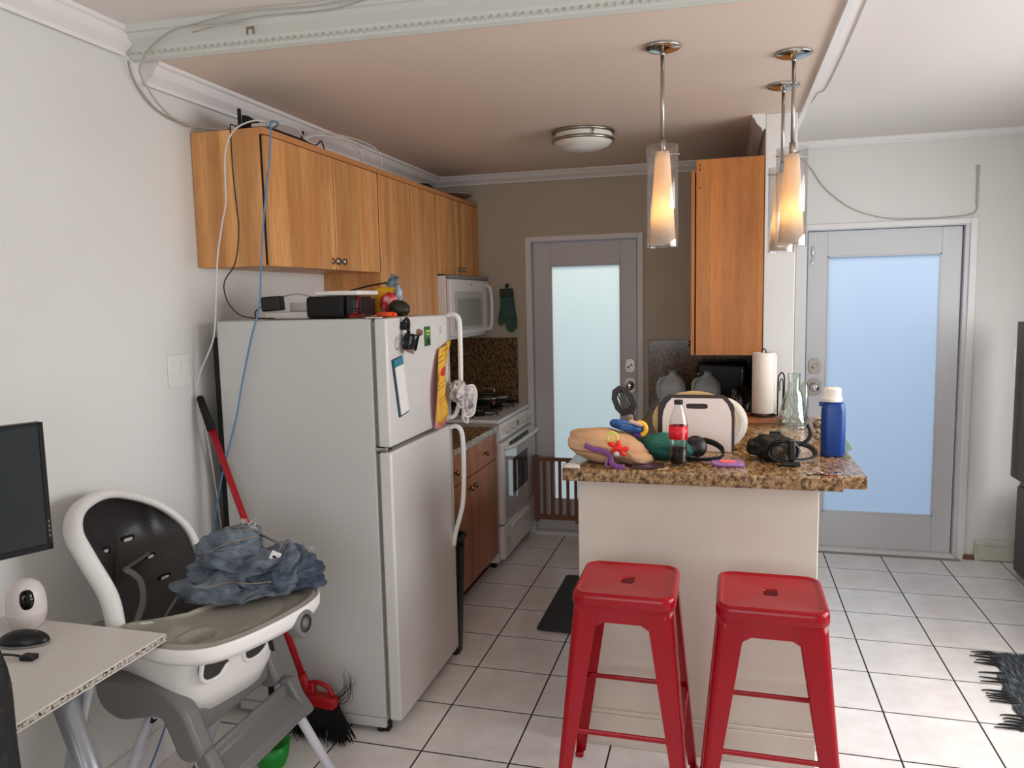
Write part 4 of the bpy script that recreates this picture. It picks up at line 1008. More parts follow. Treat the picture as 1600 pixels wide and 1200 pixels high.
o = obj('pink_clip', MB().box((.715, -2.33, ZB + .128), (.765, -2.315, ZB + .142), .005, rot=(0, .3, 0)), mat('pale_pink_plastic', (206, 172, 172), .4)); tag(o, 'pale pink clip on top of the toy rings', 'toy')
o = obj('teal_pouch', bagf((.845, -2.27, ZB + .042), (.098, .062, .048), 8, (0, .12, -.15), ZB), mat('teal_fabric', (28, 98, 88), .8, bump=(90, .4), mott=(14, (20, 74, 68), .4, .65))); tag(o, 'dark teal fabric pouch between the tan bag and the cola bottle', 'pouch')
n = thing('passport_booklet', 'dark plum booklet lying flat at the bar edge by the cola bottle', 'booklet', (.80, -2.43, ZB))
obj('cover', MB().box((.735, -2.465, ZB), (.850, -2.385, ZB + .005), .0015, rot=(0, 0, .12)), mat('plum_cover', (62, 36, 48), .5), n)
obj('emblem_frame', MB().tube([(.765, -2.44, ZB + .0055), (.805, -2.435, ZB + .0055), (.802, -2.405, ZB + .0055), (.762, -2.41, ZB + .0055)], .0012, 4, 1, closed=True), mat('lilac_print', (134, 110, 160), .5), n)
o = obj('cork_strip', MB().box((.838, -2.482, ZB), (.846, -2.43, ZB + .003), .001, rot=(0, 0, -.45)).box((.85, -2.475, ZB), (.857, -2.43, ZB + .003), .001, rot=(0, 0, -.45)), mat('pale_wood_strip', (196, 156, 116), .7)); tag(o, 'two short pale wooden strips left of the cola bottle base', 'stick')
o = obj('paper_scrap', MB().sheet(lambda u, v: (.505 + .062 * u - .012 * v, -2.492 + .062 * v, ZB + .0005 + .004 * math.sin(u * 3) * v), 5, 5, (0, 0, .0006)), PAPER); tag(o, 'white paper scrap on the left corner of the bar', 'paper')

# cola bottle
bx, by = .8945, -2.38
n = thing('cola_bottle', 'half-empty cola bottle with a red label and black cap', 'bottle', (bx, by, ZB))
prof = [(0, .004), (.020, .002), (.027, .004), (.0305, .016), (.0315, .040), (.0290, .066), (.0292, .072), (.0325, .092), (.0325, .140), (.0315, .150), (.027, .172), (.019, .196), (.0135, .210), (.0125, .222)]
obj('plastic', MB().lathe(prof, (bx, by, ZB), seg=32), thin_glass('bottle_plastic', (.96, .96, .97), .04, .05, .35), n)
obj('cola', MB().lathe([(0, .007), (.018, .005), (.0255, .0075), (.0288, .017), (.0298, .040), (.0276, .0655), (0, .066)], (bx, by, ZB), seg=32), mat('cola', (20, 6, 5), .35, spec=.2), n)
obj('label', MB().lathe([(.0327, .094), (.0331, .094), (.0331, .140), (.0327, .140)], (bx, by, ZB), seg=40), mat('red_label', (206, 24, 40), .35), n)
ttf = lambda x0, z0, r=.0333, a0=0: (lambda x, y: (bx + r * math.sin(a0 + x0 / r - y / r), by - r * math.cos(a0 + x0 / r - y / r), ZB + z0 + x * .72))
obj('label_lettering', MB().text('Coca-Cola', .0135, ttf(.022, .0955, a0=.05)), mat('label_white', (235, 230, 228), .4), n)
cp_ = MB().cyl((bx, by, ZB + .214), (bx, by, ZB + .229), .0145, seg=24)
for k in range(24):
    a = k * PI / 12; cp_.box((bx + .0143 * math.cos(a) - .0008, by + .0143 * math.sin(a) - .0008, ZB + .216), (bx + .0143 * math.cos(a) + .0008, by + .0143 * math.sin(a) + .0008, ZB + .2275))
obj('cap', cp_, BLACK, n)

# headphones
n = thing('headphones', 'black over-ear headphones lying behind the cola bottle', 'headphones', (.98, -2.27, ZB))
obj('ear_cup', MB().lathe([(0, 0), (.030, .002), (.037, .010), (.037, .022), (.030, .030), (0, .032)], (.948, -2.26, ZB + .042), (.25, -.9, .2), 28), BLACK, n)
obj('ear_pad', MB().tube([(.948 + .030 * math.cos(a * PI / 6), -2.252, ZB + .042 + .031 * math.sin(a * PI / 6)) for a in range(12)], .010, 8, 2, closed=True), BLACKM, n)
obj('headband', MB().tube([(.955, -2.20, ZB + .055), (.985, -2.205, ZB + .056), (1.02, -2.225, ZB + .048), (1.043, -2.262, ZB + .034), (1.038, -2.30, ZB + .017), (.99, -2.325, ZB + .012), (.94, -2.325, ZB + .012), (.915, -2.31, ZB + .014)], .01, 10, 6, flat=(.0045, .011)), BLACKM, n)
obj('ear_cup', MB().lathe([(0, 0), (.028, .002), (.035, .008), (.035, .016), (0, .020)], (.918, -2.285, ZB + .002), (.1, .1, 1), 28), BLACK, n)

# cutting boards and plates
n = thing('white_cutting_board', 'white cutting board with a grip slot standing behind the headphones', 'cutting board', (.945, -2.12, ZB))
W_, H_ = .255, .200
outl = [(-W_ / 2 + .000, 0), (W_ / 2, 0), (W_ / 2, H_ * .62), (W_ / 2 - .004, H_ * .76), (W_ / 2 - .016, H_ * .90), (W_ / 2 - .035, H_), (-W_ / 2 + .035, H_), (-W_ / 2 + .016, H_ * .90), (-W_ / 2 + .004, H_ * .76), (-W_ / 2, H_ * .62)]
def ring_match(outer, w, h, cx, cy_):
    res = []
    for x, y in outer:
        a = math.atan2((y - cy_) / (H_ * .5), (x - cx) / (W_ * .5))
        ca, sa = math.cos(a), math.sin(a)
        res.append((cx + w / 2 * math.copysign(abs(ca) ** .4, ca), cy_ + h / 2 * math.copysign(abs(sa) ** .4, sa)))
    return res
dens = []
for a, b_ in zip(outl, outl[1:] + outl[:1]):
    m = max(1, int(math.dist(a, b_) / .02))
    dens += [(a[0] + (b_[0] - a[0]) * k / m, a[1] + (b_[1] - a[1]) * k / m) for k in range(m)]
tilt = V((0, .10, 1)).normalized(); nb = V((0, -1, .10)).normalized()
obj('board', MB().prism(dens, (1, 0, 0), tilt, nb, (.947, -2.118, ZB), .008, .0, hole=ring_match(dens, .080, .020, -.0, .170)), mat('white_board', (226, 214, 212), .45), n)
n2 = thing('dark_cutting_board', 'dark-edged cutting board with cut corners right behind the white one', 'cutting board', (.945, -2.10, ZB))
outd = [(-.142, 0), (.142, 0), (.142, .165), (.136, .178), (.115, .203), (.098, .212), (-.098, .212), (-.115, .203), (-.136, .178), (-.142, .165)]
obj('board', MB().prism(outd, (1, 0, 0), tilt, nb, (.943, -2.106, ZB), .009, .002), mat('dark_board', (46, 34, 32), .5), n2)
o = obj('bamboo_board', MB().prism(circle(.112, 40, 0, .112, .158), (1, 0, 0), V((0, .12, 1)).normalized(), V((0, -1, .12)).normalized(), (.936, -2.088, ZB), .012, .003), mat('bamboo', (206, 172, 124), .5)); tag(o, 'oval bamboo board standing behind the dark cutting board', 'cutting board')
for k, lab in enumerate(('front white plate standing on edge behind the cutting boards', 'back white plate standing on edge behind the cutting boards')):
    o = obj('plate', MB().lathe([(0, .006), (.06, .006), (.080, .012), (.098, .020), (.098, .023), (.078, .016), (.058, .010), (0, .010)], (1.030 + k * .006, -2.062 + k * .028, ZB + .0985), (0, -1, .12), 40), mat('white_china', (222, 218, 212), .25) if k == 0 else bpy.data.materials['white_china']); tag(o, lab, 'plate')
# spatula in a crock
n = thing('utensil_crock', 'dark grey utensil crock half hidden behind the tan bag', 'crock', (.705, -2.03, ZB))
obj('crock', MB().lathe([(0, .001), (.04, .001), (.045, .012), (.045, .085), (.041, .085), (.040, .012), (0, .010)], (.705, -2.03, ZB)), mat('crock_grey', (70, 68, 66), .5), n)
n = thing('slotted_spatula', 'black slotted spatula sticking up at the left of the bar', 'spatula', (.70, -2.03, ZB))
u_ = V((.90, .0, .42)).normalized(); v_ = V((-.42, .0, .90)).normalized()
hc_ = V((.655, -2.0, 1.205))
ho = [(-.030, -.058), (.018, -.062), (.040, -.042), (.045, -.005), (.034, .040), (.008, .062), (-.022, .055), (-.040, .025), (-.044, -.02)]
mb = MB()
fm = lambda x, y: hc_ + u_ * x + v_ * y
nn = u_.cross(v_).normalized()
# head as bars between slots
ring = []
dn2 = []
for a, b_ in zip(ho, ho[1:] + ho[:1]):
    dn2 += [a, ((a[0] + b_[0]) / 2, (a[1] + b_[1]) / 2)]
inner = [(x * .46, y * .60) for x, y in dn2]
mb.prism(dn2, u_, v_, nn, hc_, .003, 0, hole=inner)
for k in (-.0095, .0, .0095): mb.prism([(k - .0028, -.040), (k + .0028, -.040), (k + .0028, .040), (k - .0028, .040)], u_, v_, nn, hc_, .003)
obj('head', mb, mat('spatula_grey', (52, 50, 50), .5), n)
obj('handle', MB().tube([hc_ + u_ * .012 - v_ * .058, (.698, -2.0, 1.13), (.704, -2.01, 1.09), (.708, -2.03, 1.05)], .006, 8), BLACK, n)
o = obj('tan_utensil', MB().blob((.690, -2.035, 1.125), (.012, .006, .030), 3, .1, 2, 3), mat('tan_spotted', (196, 172, 150), .6, mott=(80, (60, 44, 36), .55, .62))); tag(o, 'tan spotted utensil end beside the spatula handle', 'utensil')

# silicone lid
n = thing('silicone_coaster', 'purple rounded coaster with a coral centre near the bar edge', 'coaster', (1.06, -2.34, ZB))
obj('disc', MB().prism(rrect(.112, .085, .030), V((.98, .1, 0)), V((-.1, .98, 0)), (0, 0, 1), (1.060, -2.345, ZB), .010, .003), mat('lilac_silicone', (150, 104, 172), .5), n)
obj('centre', MB().prism(rrect(.055, .040, .015), V((.98, .1, 0)), V((-.1, .98, 0)), (0, 0, 1), (1.060, -2.342, ZB + .010), .003, .001), mat('coral_silicone', (238, 112, 116), .5), n)

# black head strap goggles
n = thing('black_goggles', 'tangled black snorkel goggles with straps on the bar', 'goggles', (1.23, -2.24, ZB))
g = MB().blob((1.215, -2.24, ZB + .046), (.078, .050, .046), 12, .22, 2.2, 5, rot=(0, .05, .1), flat_bottom=ZB)
obj('body', g, BLACKM, n)
obj('mask_frame', MB().tube([(1.245 + .050 * math.cos(a * PI / 6), -2.305 + .006 * math.cos(a), ZB + .046 + .036 * math.sin(a * PI / 6)) for a in range(12)], .0065, 8, 3, closed=True), BLACKG, n)
obj('lens', MB().prism(circle(.026, 20, 0, 0, .034), (1, .1, 0), (0, -.1, 1), (0, -1, 0), (1.240, -2.303, ZB + .040), .004, .001), mat('tinted_lens', (62, 56, 52), .05, mott=(30, (150, 130, 118), .55, .7)), n)
obj('bridge', MB().box((1.262, -2.325, ZB + .014), (1.284, -2.300, ZB + .085), .006).box((1.236, -2.345, ZB + .0), (1.300, -2.320, ZB + .014), .004), BLACK, n)
obj('strap', MB().tube([(1.158, -2.21, ZB + .04), (1.143, -2.20, ZB + .055), (1.136, -2.19, ZB + .02), (1.15, -2.18, ZB + .007), (1.18, -2.19, ZB + .01)], .01, 8, 5, flat=(.003, .014)).tube([(1.27, -2.22, ZB + .055), (1.31, -2.18, ZB + .050), (1.35, -2.17, ZB + .035), (1.36, -2.20, ZB + .012), (1.32, -2.24, ZB + .006), (1.28, -2.26, ZB + .008)], .01, 8, 5, flat=(.003, .009)), BLACKM, n)
obj('hook_tube', MB().tube([(1.265, -2.25, ZB + .055), (1.30, -2.25, ZB + .060), (1.330, -2.25, ZB + .078), (1.338, -2.25, ZB + .105), (1.328, -2.25, ZB + .132)], .0065, 8), BLACK, n)
obj('buckle', MB().box((1.205, -2.20, ZB + .082), (1.245, -2.185, ZB + .096), .004), BLACK, n)

# blue bottle
n = thing('blue_bottle', 'tall blue plastic jug bottle with a ribbed white cap', 'bottle', (1.426, -2.124, ZB))
BLU = mat('blue_plastic', (22, 62, 134), .32)
mb = MB(); rings = []
for z, w, d in ((0, .076, .058), (.006, .082, .062), (.10, .083, .063), (.155, .080, .060), (.170, .079, .059), (.190, .072, .056), (.196, .060, .052), (.198, .050, .048)):
    rings.append([mb.bm.verts.new((1.426 + x, -2.124 + y, ZB + z)) for x, y in rrect(w, d, min(w, d) * .38)])
for A, B in zip(rings, rings[1:]):
    for k in range(len(A)):
        f = mb.bm.faces.new([A[k], A[(k + 1) % len(A)], B[(k + 1) % len(A)], B[k]]); f.smooth = True
mb.bm.faces.new(rings[0][::-1]); mb.bm.faces.new(rings[-1])
obj('body', mb, BLU, n)
obj('spout_lip', MB().box((1.378, -2.135, ZB + .180), (1.392, -2.115, ZB + .196), .003), BLU, n)
c = MB().lathe([(0, .198), (.033, .198), (.034, .203), (.034, .213), (.030, .215), (.0295, .243), (.027, .247), (0, .247)], (1.422, -2.124, ZB), seg=40)
for k in range(36):
    a = k * PI / 18; c.box((1.422 + .0297 * math.cos(a) - .0009, -2.124 + .0297 * math.sin(a) - .0009, ZB + .217), (1.422 + .0297 * math.cos(a) + .0009, -2.124 + .0297 * math.sin(a) + .0009, ZB + .242))
obj('cap', c, WPLASTIC, n)
o = obj('green_leaf_bag', MB().prism([(0, 0), (.035, .010), (.030, .028), (.010, .055), (-.01, .062), (-.02, .02)], (1, .2, 0), (0, .2, 1), (0, -1, 0), (1.470, -2.06, ZB), .008, .002), mat('sage_green', (118, 142, 134), .5)); tag(o, 'sage green flap peeking out behind the blue bottle', 'packet')
# keys
n = thing('keys', 'bunch of small keys and copper trinkets at the right bar edge', 'keys', (1.36, -2.45, ZB))
COP = mat('copper', (222, 150, 118), .3, metal=1)
for i, (x, y, a, m_k) in enumerate(((1.315, -2.452, .25, CHROME), (1.345, -2.435, -.5, COP), (1.365, -2.448, -.25, COP), (1.385, -2.43, .3, CHROME), (1.33, -2.435, .9, COP), (1.40, -2.44, -.1, CHROME))):
    k = MB().cyl((x, y, ZB + .0005), (x, y, ZB + .005), .009, seg=12)
    k.box((x, y - .0035, ZB + .001), (x + .040, y + .0035, ZB + .0045), .0005, rot=(0, 0, a), pivot=(x, y, ZB))
    obj('key', k, m_k, n)
obj('ring', MB().tube([(1.35 + .010 * math.cos(q * PI / 4), -2.437 + .010 * math.sin(q * PI / 4), ZB + .006) for q in range(8)], .001, 5, 2, closed=True), CHROME, n)

# paper towel on round wooden board
n = thing('wooden_board', 'round wooden board under the paper towel holder', 'board', (1.19, -1.31, ZB))
obj('disc', MB().lathe([(0, 0), (.128, 0), (.134, .006), (.134, .014), (.128, .020), (0, .020)], (1.185, -1.345, ZB), seg=40), mat('round_board_wood', (150, 92, 56), .5, mott=(16, (124, 72, 42), .4, .65)), n)
n = thing('paper_towel_roll', 'upright roll of white paper towel on a black wire holder', 'paper towel', (1.225, -1.33, ZB + .021))
obj('roll', MB().lathe([(.019, .016), (.050, .016), (.0515, .020), (.0515, .292), (.050, .296), (.019, .296), (.019, .016)], (1.222, -1.335, ZB + .021), seg=40), mat('towel_paper', (234, 226, 218), .95, bump=(140, .4)), n)
obj('loose_edge', MB().sheet(lambda u, v: (1.222 + (.052 + .006 * u) * math.cos(-.5 + .35 * u), -1.335 + (.052 + .006 * u) * math.sin(-.5 + .35 * u), ZB + .04 + v * .270), 6, 4, (.0008, 0, 0)), bpy.data.materials['towel_paper'], n)
h = MB().tube([(1.222, -1.335, ZB + .03), (1.222, -1.335, ZB + .30)], .003, 8, 1)
h.tube([(1.214, -1.335, ZB + .30), (1.213, -1.335, ZB + .322), (1.222, -1.335, ZB + .335), (1.231, -1.335, ZB + .322), (1.230, -1.335, ZB + .30)], .0028, 8)
h.tube([(1.222 + .055 * math.cos(q * PI / 8), -1.335 + .055 * math.sin(q * PI / 8), ZB + .026) for q in range(16)], .0035, 6, 2, closed=True)
obj('holder', h, BLACKM, n)
obj('side_wire', MB().tube([(1.285, -1.34, ZB + .026), (1.286, -1.34, ZB + .19), (1.292, -1.34, ZB + .215), (1.300, -1.34, ZB + .225), (1.310, -1.34, ZB + .215), (1.313, -1.34, ZB + .19), (1.313, -1.34, ZB + .05)], .0032, 8, 4).tube([(1.285, -1.34, ZB + .026), (1.24, -1.34, ZB + .026)], .003, 6, 1).tube([(1.293, -1.342, ZB + .14), (1.293, -1.342, ZB + .18), (1.300, -1.342, ZB + .195), (1.307, -1.342, ZB + .18), (1.307, -1.342, ZB + .05)], .0024, 8, 3), BLACKM, n)
# flask-shaped carafe
n = thing('glass_carafe', 'clear conical glass carafe with diagonal ribs beside the paper towel', 'carafe', (1.342, -1.50, ZB))
cg = MB(); seg = 48; prof = [(0, .003), (.064, .003), (.070, .012), (.066, .035), (.052, .09), (.036, .145), (.028, .168), (.026, .20), (.028, .236)]
rings = []
for i, (r, z) in enumerate(prof):
    if r == 0: rings.append([cg.bm.verts.new((1.342, -1.50, ZB + z))]); continue
    rings.append([cg.bm.verts.new((1.342 + (r + (.0016 if z < .15 else 0) * math.sin(k * 2 * PI / seg * 12 + z * 60)) * math.cos(k * 2 * PI / seg), -1.50 + (r + (.0016 if z < .15 else 0) * math.sin(k * 2 * PI / seg * 12 + z * 60)) * math.sin(k * 2 * PI / seg), ZB + z)) for k in range(seg)])
for A, B in zip(rings, rings[1:]):
    for k in range(seg):
        f = cg.bm.faces.new([A[0], B[k], B[(k + 1) % seg]] if len(A) == 1 else [A[k], A[(k + 1) % seg], B[(k + 1) % seg], B[k]]); f.smooth = True
obj('body', cg, thin_glass('greenish_glass', (.84, .90, .86), .20, .05), n)
rb = MB()
for q in range(14):
    rb.tube([(1.342 + (r + .0008) * math.cos(q * 2 * PI / 14 + z * 9), -1.50 + (r + .0008) * math.sin(q * 2 * PI / 14 + z * 9), ZB + z) for r, z in prof[2:6]], .0012, 5, 3)
obj('ribs', rb, thin_glass('rib_glass', (.72, .80, .76), .35, .1), n)
obj('rim', MB().tube([(1.342 + .028 * math.cos(q * PI / 6), -1.50 + .028 * math.sin(q * PI / 6), ZB + .236) for q in range(12)], .0015, 6, 2, closed=True), thin_glass('rim_glass', (.8, .86, .86), .4), n)
o = obj('crystal_ornament', MB().blob((1.415, -1.80, ZB + .062), (.020, .018, .024), 4, .5, 2.5, 4, ridge=True).blob((1.412, -1.81, ZB + .022), (.022, .016, .024), 7, .3, 2.0, 3, flat_bottom=ZB), mat('shell_tan', (186, 168, 146), .3, mott=(60, (84, 60, 44), .5, .6))); tag(o, 'small tan crumpled ornament between the carafe and the blue bottle', 'ornament')
o = obj('green_sprig', MB().tube([(1.37, -1.40, ZB + .16), (1.39, -1.40, ZB + .185), (1.40, -1.40, ZB + .18)], .004).blob((1.395, -1.40, ZB + .10), (.018, .018, .09), 3, .15, 2, 3, flat_bottom=ZB), thin_glass('bag_clear', (.86, .9, .88), .3, .2)); tag(o, 'clear plastic sleeve standing behind the glass carafe', 'sleeve')

# things on the lower worktop
ZC = .8845
def jug(x, y, lab):
    n = thing('water_jug', lab, 'jug', (x, y, ZC), 'translucent gallon jugs on the lower worktop')
    mb = MB(); rings = []
    for z, w, r_ in ((.001, .140, .03), (.01, .155, .035), (.175, .158, .035), (.205, .152, .045), (.230, .122, .05), (.250, .082, .036), (.262, .046, .0215), (.275, .042, .020)):
        rings.append([mb.bm.verts.new((x + a, y + b_, ZC + z)) for a, b_ in rrect(w, w, r_)])
    for A, B in zip(rings, rings[1:]):
        for k in range(len(A)):
            f = mb.bm.faces.new([A[k], A[(k + 1) % len(A)], B[(k + 1) % len(A)], B[k]]); f.smooth = True
    mb.bm.faces.new(rings[0][::-1]); mb.bm.faces.new(rings[-1])
    m = bpy.data.materials.get('jug_plastic') or mat('jug_plastic', (196, 208, 212), .3)
    obj('body', mb, m, n)
    obj('handle', MB().tube([(x - .045, y - .03, ZC + .245), (x - .078, y - .05, ZC + .225), (x - .084, y - .055, ZC + .17), (x - .075, y - .05, ZC + .12)], .011, 8), m, n)
    obj('cap', MB().cyl((x, y, ZC + .275), (x, y, ZC + .286), .0215, seg=20), mat('jug_cap', (140, 160, 170), .5) if 'jug_cap' not in bpy.data.materials else bpy.data.materials['jug_cap'], n)
jug(.745, -.34, 'translucent water jug against the granite backsplash, left one')
jug(.950, -.36, 'translucent water jug in front of the black coffee machine')
n = thing('coffee_machine', 'black coffee machine in the dark corner under the cabinet', 'coffee maker', (1.03, -.17, ZC))
obj('housing', MB().box((.875, -.265, ZC), (1.185, -.05, ZC + .330), .03, 3), BLACK, n)
obj('button', MB().lathe([(.010, 0), (.010, .004), (0, .006)], (.895, -.265, ZC + .255), (0, -1, 0), 12), CHROME, n)
obj('steel_bar', MB().box((1.145, -.275, ZC + .19), (1.155, -.264, ZC + .29), .003), CHROME, n)
n = thing('black_kettle', 'round black kettle with a shiny knob beside the second water jug', 'kettle', (1.07, -.45, ZC))
obj('body', MB().lathe([(0, .001), (.075, .001), (.085, .03), (.080, .09), (.055, .14), (.02, .155), (0, .157)], (1.105, -.48, ZC)), BLACKG, n)
obj('lid_knob', MB().lathe([(.01, .155), (.008, .165), (.017, .175), (.015, .19), (0, .195)], (1.105, -.48, ZC)), CHROME, n)
obj('spout', MB().tube([(1.06, -.55, ZC + .07), (1.04, -.58, ZC + .11), (1.03, -.595, ZC + .14)], lambda t_: .014 - .005 * t_), BLACKG, n)
o = obj('clear_plastic_bag', MB().blob((1.135, -.80, ZC + .125), (.060, .05, .115), 11, .30, 2.4, 4, flat_bottom=ZC, ridge=True), thin_glass('crumpled_film', (.62, .64, .62), .22, .15)); tag(o, 'crumpled clear plastic bag left of the paper towel roll', 'plastic bag')
o = obj('dark_bowl', MB().lathe([(0, .002), (.05, .002), (.085, .05), (.095, .085), (.090, .085), (.05, .01), (0, .01)], (1.10, -1.00, ZC)), mat('navy_bowl', (24, 30, 48), .25)); tag(o, 'dark navy bowl in shadow behind the wooden board', 'bowl')

# ================================================================== BAR STOOLS
def stool(loc, label):
    n = thing('bar_stool', label, 'stool', loc, 'pair of red metal bar stools')
    ox, oy, _ = loc
    P = lambda x, y, z: (ox + x, oy + y, z)
    mb = MB(); rings = []
    N_ = 6
    lv = [(.302, .042, .699), (.307, .043, .700), (.309, .043, .706), (.309, .043, .722), (.306, .042, .732), (.299, .041, .738), (.289, .040, .7405), (.280, .038, .7402), (.274, .036, .738), (.269, .034, .7355), (.262, .034, .7348), (.056, .014, .7346), (.050, .014, .7344), (.046, .014, .732), (.046, .014, .7295), (.056, .014, .7290), (.285, .036, .729), (.296, .036, .700)]
    for i, (w, r_, z) in enumerate(lv):
        h_ = w
        if 11 <= i <= 15: h_ = w * 1.15; w *= .86
        rings.append([mb.bm.verts.new(P(x, y, z)) for x, y in rrect(w, h_, min(r_, h_ * .49), N_)])
    rings.append(rings[0])
    for A, B in zip(rings, rings[1:]):
        for k in range(len(A)):
            f = mb.bm.faces.new([A[k], A[(k + 1) % len(A)], B[(k + 1) % len(A)], B[k]]); f.smooth = True
    obj('seat', mb, RED, n, recalc=True)
    # apron panels between the legs
    for q in range(4):
        a = q * PI / 2; u = V((math.cos(a), math.sin(a), 0)); w = V((-math.sin(a), math.cos(a), 0))
        out = [(-.09, .703), (-.09, .625), (-.075, .640), (-.055, .652), (.055, .652), (.075, .640), (.09, .625), (.09, .703)]
        mb = MB()
        o_ = V((ox, oy, 0)) - w * .1465
        mb.prism(out, u, V((0, 0, 1)) - w * 0, w, o_, .003)
        obj('apron', mb, RED, n)
    # legs: folded steel channels
    for sx in (-1, 1):
        for sy_ in (-1, 1):
            mb = MB(); secs = []
            for t in (0, .04, .25, .5, .75, .93, 1.0):
                z = .700 * (1 - t) + .016 * t
                c = .1485 + (.2085 - .1485) * t
                w = .078 * (1 - t) + .030 * t; r_ = .026 * (1 - t) + .012 * t; th = .0035
                def path(c, w, r_, off):
                    pts = [(c - off, c - w)]
                    for k in range(6):
                        a = k / 5 * PI / 2
                        pts.append((c - off - (r_ - off if r_ > off else 0) * (1 - math.cos(a)), c - off - (r_ - off if r_ > off else 0) * (1 - math.sin(a))))
                    pts.append((c - w, c - off)); return pts
                o1 = path(c, w, r_, 0); i1 = path(c, w, r_, th)
                secs.append([mb.bm.verts.new(P(sx * x, sy_ * y, z)) for x, y in o1 + i1[::-1]])
            for A, B in zip(secs, secs[1:]):
                for k in range(len(A)):
                    f = mb.bm.faces.new([A[k], A[(k + 1) % len(A)], B[(k + 1) % len(A)], B[k]]); f.smooth = 0 < (k % (len(A) // 2)) < len(A) // 2 - 2
            mb.bm.faces.new(secs[0]); mb.bm.faces.new(secs[-1])
            l = obj('leg', mb, RED, n, recalc=True)
            obj('foot_cap', MB().box(P(sx * .198 - .014, sy_ * .198 - .014, .0), P(sx * .198 + .014, sy_ * .198 + .014, .020), .005), RED, l)
    # rungs
    cR = .1485 + (.2085 - .1485) * ((.700 - .318) / .684) - .006
    for q in range(4):
        a = q * PI / 2; u = V((math.cos(a), math.sin(a), 0)); w = V((-math.sin(a), math.cos(a), 0))
        c = V((ox, oy, .318)) - w * cR
        obj('rung', MB().tube([c - u * (cR - .008), c - u * (cR - .030), c + u * (cR - .030), c + u * (cR - .008)], .006, 8, 1, flat=(.0045, .009)), RED, n)
    for q in range(4):
        a = q * PI / 2 + PI / 4; c = V((ox, oy, .655)) + V((math.cos(a), math.sin(a), 0)) * .150; t_ = V((-math.sin(a), math.cos(a), 0)); w = V((math.cos(a), math.sin(a), 0))
        obj('corner_brace', MB().prism([(-.048, -.012), (.048, -.012), (.048, .014), (-.048, .014)], t_, (0, 0, 1), w, c, .003), RED, n)
    return n
s1 = stool((.760, -2.735, 0), 'left red metal bar stool, beside the kitchen passage')
s2 = copy_tree(s1, (1.184, -2.748, 0), 'right red metal bar stool, nearer the frosted right door')
s2.rotation_euler = (0, 0, -.01)

# ================================================================== BROOM, BALL, POLE
n = thing('broom', 'red-handled broom leaning against the side of the refrigerator', 'broom', (-.42, -2.66, 0))
top = V((-.862, -2.612, 1.275)); bot = V((-.452, -2.675, .26))
g = top + (bot - top) * .12
obj('grip', MB().cyl(top, g, .013, .017, 14).lathe([(.013, 0), (.008, .006), (0, .008)], top, top - bot, 14), BLACKM, n)
obj('handle', MB().cyl(g, bot, .0125, .0125, 14), REDP, n)
hb = MB().tube([bot, bot + V((.02, 0, -.06))], .017, 10, 1)
hb.tube([(-.435, -2.66, .215), (-.40, -2.66, .225), (-.355, -2.66, .21), (-.335, -2.66, .175)], .009, 8, 4)
hb.box((-.445, -2.685, .135), (-.320, -2.635, .180), .010, rot=(0, .10, 0))
hb.box((-.452, -2.675, .16), (-.405, -2.645, .225), .01)
obj('head', hb, REDP, n)
bm_ = MB(); rnd = random.Random(2)
for k in range(520):
    x0, y0 = rnd.uniform(-.440, -.325), rnd.uniform(-2.68, -2.64)
    f = (x0 + .3825) / .0575
    x1 = x0 + f * .070 - .012 + rnd.gauss(0, .010); y1 = y0 + rnd.gauss(0, .016); z1 = max(.003, rnd.uniform(.003, .03))
    bm_.tube([(x0, y0, .145), ((x0 + x1) / 2, (y0 + y1) / 2, .08), (x1, y1, z1)], .0013, 3, 1)
for k in range(25):
    x0 = rnd.uniform(-.36, -.33)
    bm_.tube([(x0, -2.66, .14), (x0 + .04 + rnd.uniform(0, .03), -2.64, .15 + rnd.uniform(0, .06)), (x0 + .03 + rnd.uniform(0, .05), -2.62, .22 + rnd.uniform(-.04, .05))], .0006, 3, 3)
bm_.box((-.438, -2.678, .05), (-.330, -2.642, .145), .01)
obj('bristles', bm_, BLACKM, n, kind='stuff')
o = obj('green_tub', MB().lathe([(0, .001), (.045, .001), (.056, .025), (.066, .085), (.062, .085), (.048, .01), (0, .008)], (-.485, -2.84, 0)), mat('green_plastic', (22, 140, 44), .35)); tag(o, 'bright green plastic tub on the floor under the high chair', 'tub')
n = thing('black_pole_stand', 'thin black metal upright standing behind the high chair', 'stand', (-.56, -2.74, 0))
obj('upright', MB().box((-.606, -2.665, .0), (-.588, -2.647, .56), .003), BLACKM, n)
obj('foot', MB().box((-.62, -2.68, 0), (-.575, -2.635, .012), .003), BLACKM, n)

# ================================================================== DESK, MONITOR, CAMERA, MOUSE
n = thing('desk', 'white laminate desk with a chipped particle-board edge and silver leg', 'desk', (-.62, -3.9, 0))
obj('desk_top', MB().box((-.888, -4.55, .7670), (-.354, -3.466, .7700)).box((-.888, -4.55, .7500), (-.354, -3.466, .7525)), DESKT, n)
cb = MB(); rnd = random.Random(11)
cb.box((-.886, -4.548, .7525), (-.357, -3.468, .7670))
k = -4.54
while k < -3.49:
    w = rnd.uniform(.008, .03); cb.box((-.357, k, .7535 + rnd.uniform(0, .003)), (-.3545 + rnd.uniform(-.0015, .001), k + w, .7660 - rnd.uniform(0, .003)), .001, 1); k += w + rnd.uniform(.002, .01)
obj('particle_core', cb, CHIP, n)
obj('leg', MB().cyl((-.385, -3.765, .749), (-.28, -3.66, .02), .027, .022, 24).cyl((-.282, -3.662, .03), (-.279, -3.658, 0), .025, .025, 20), SILVER, n)
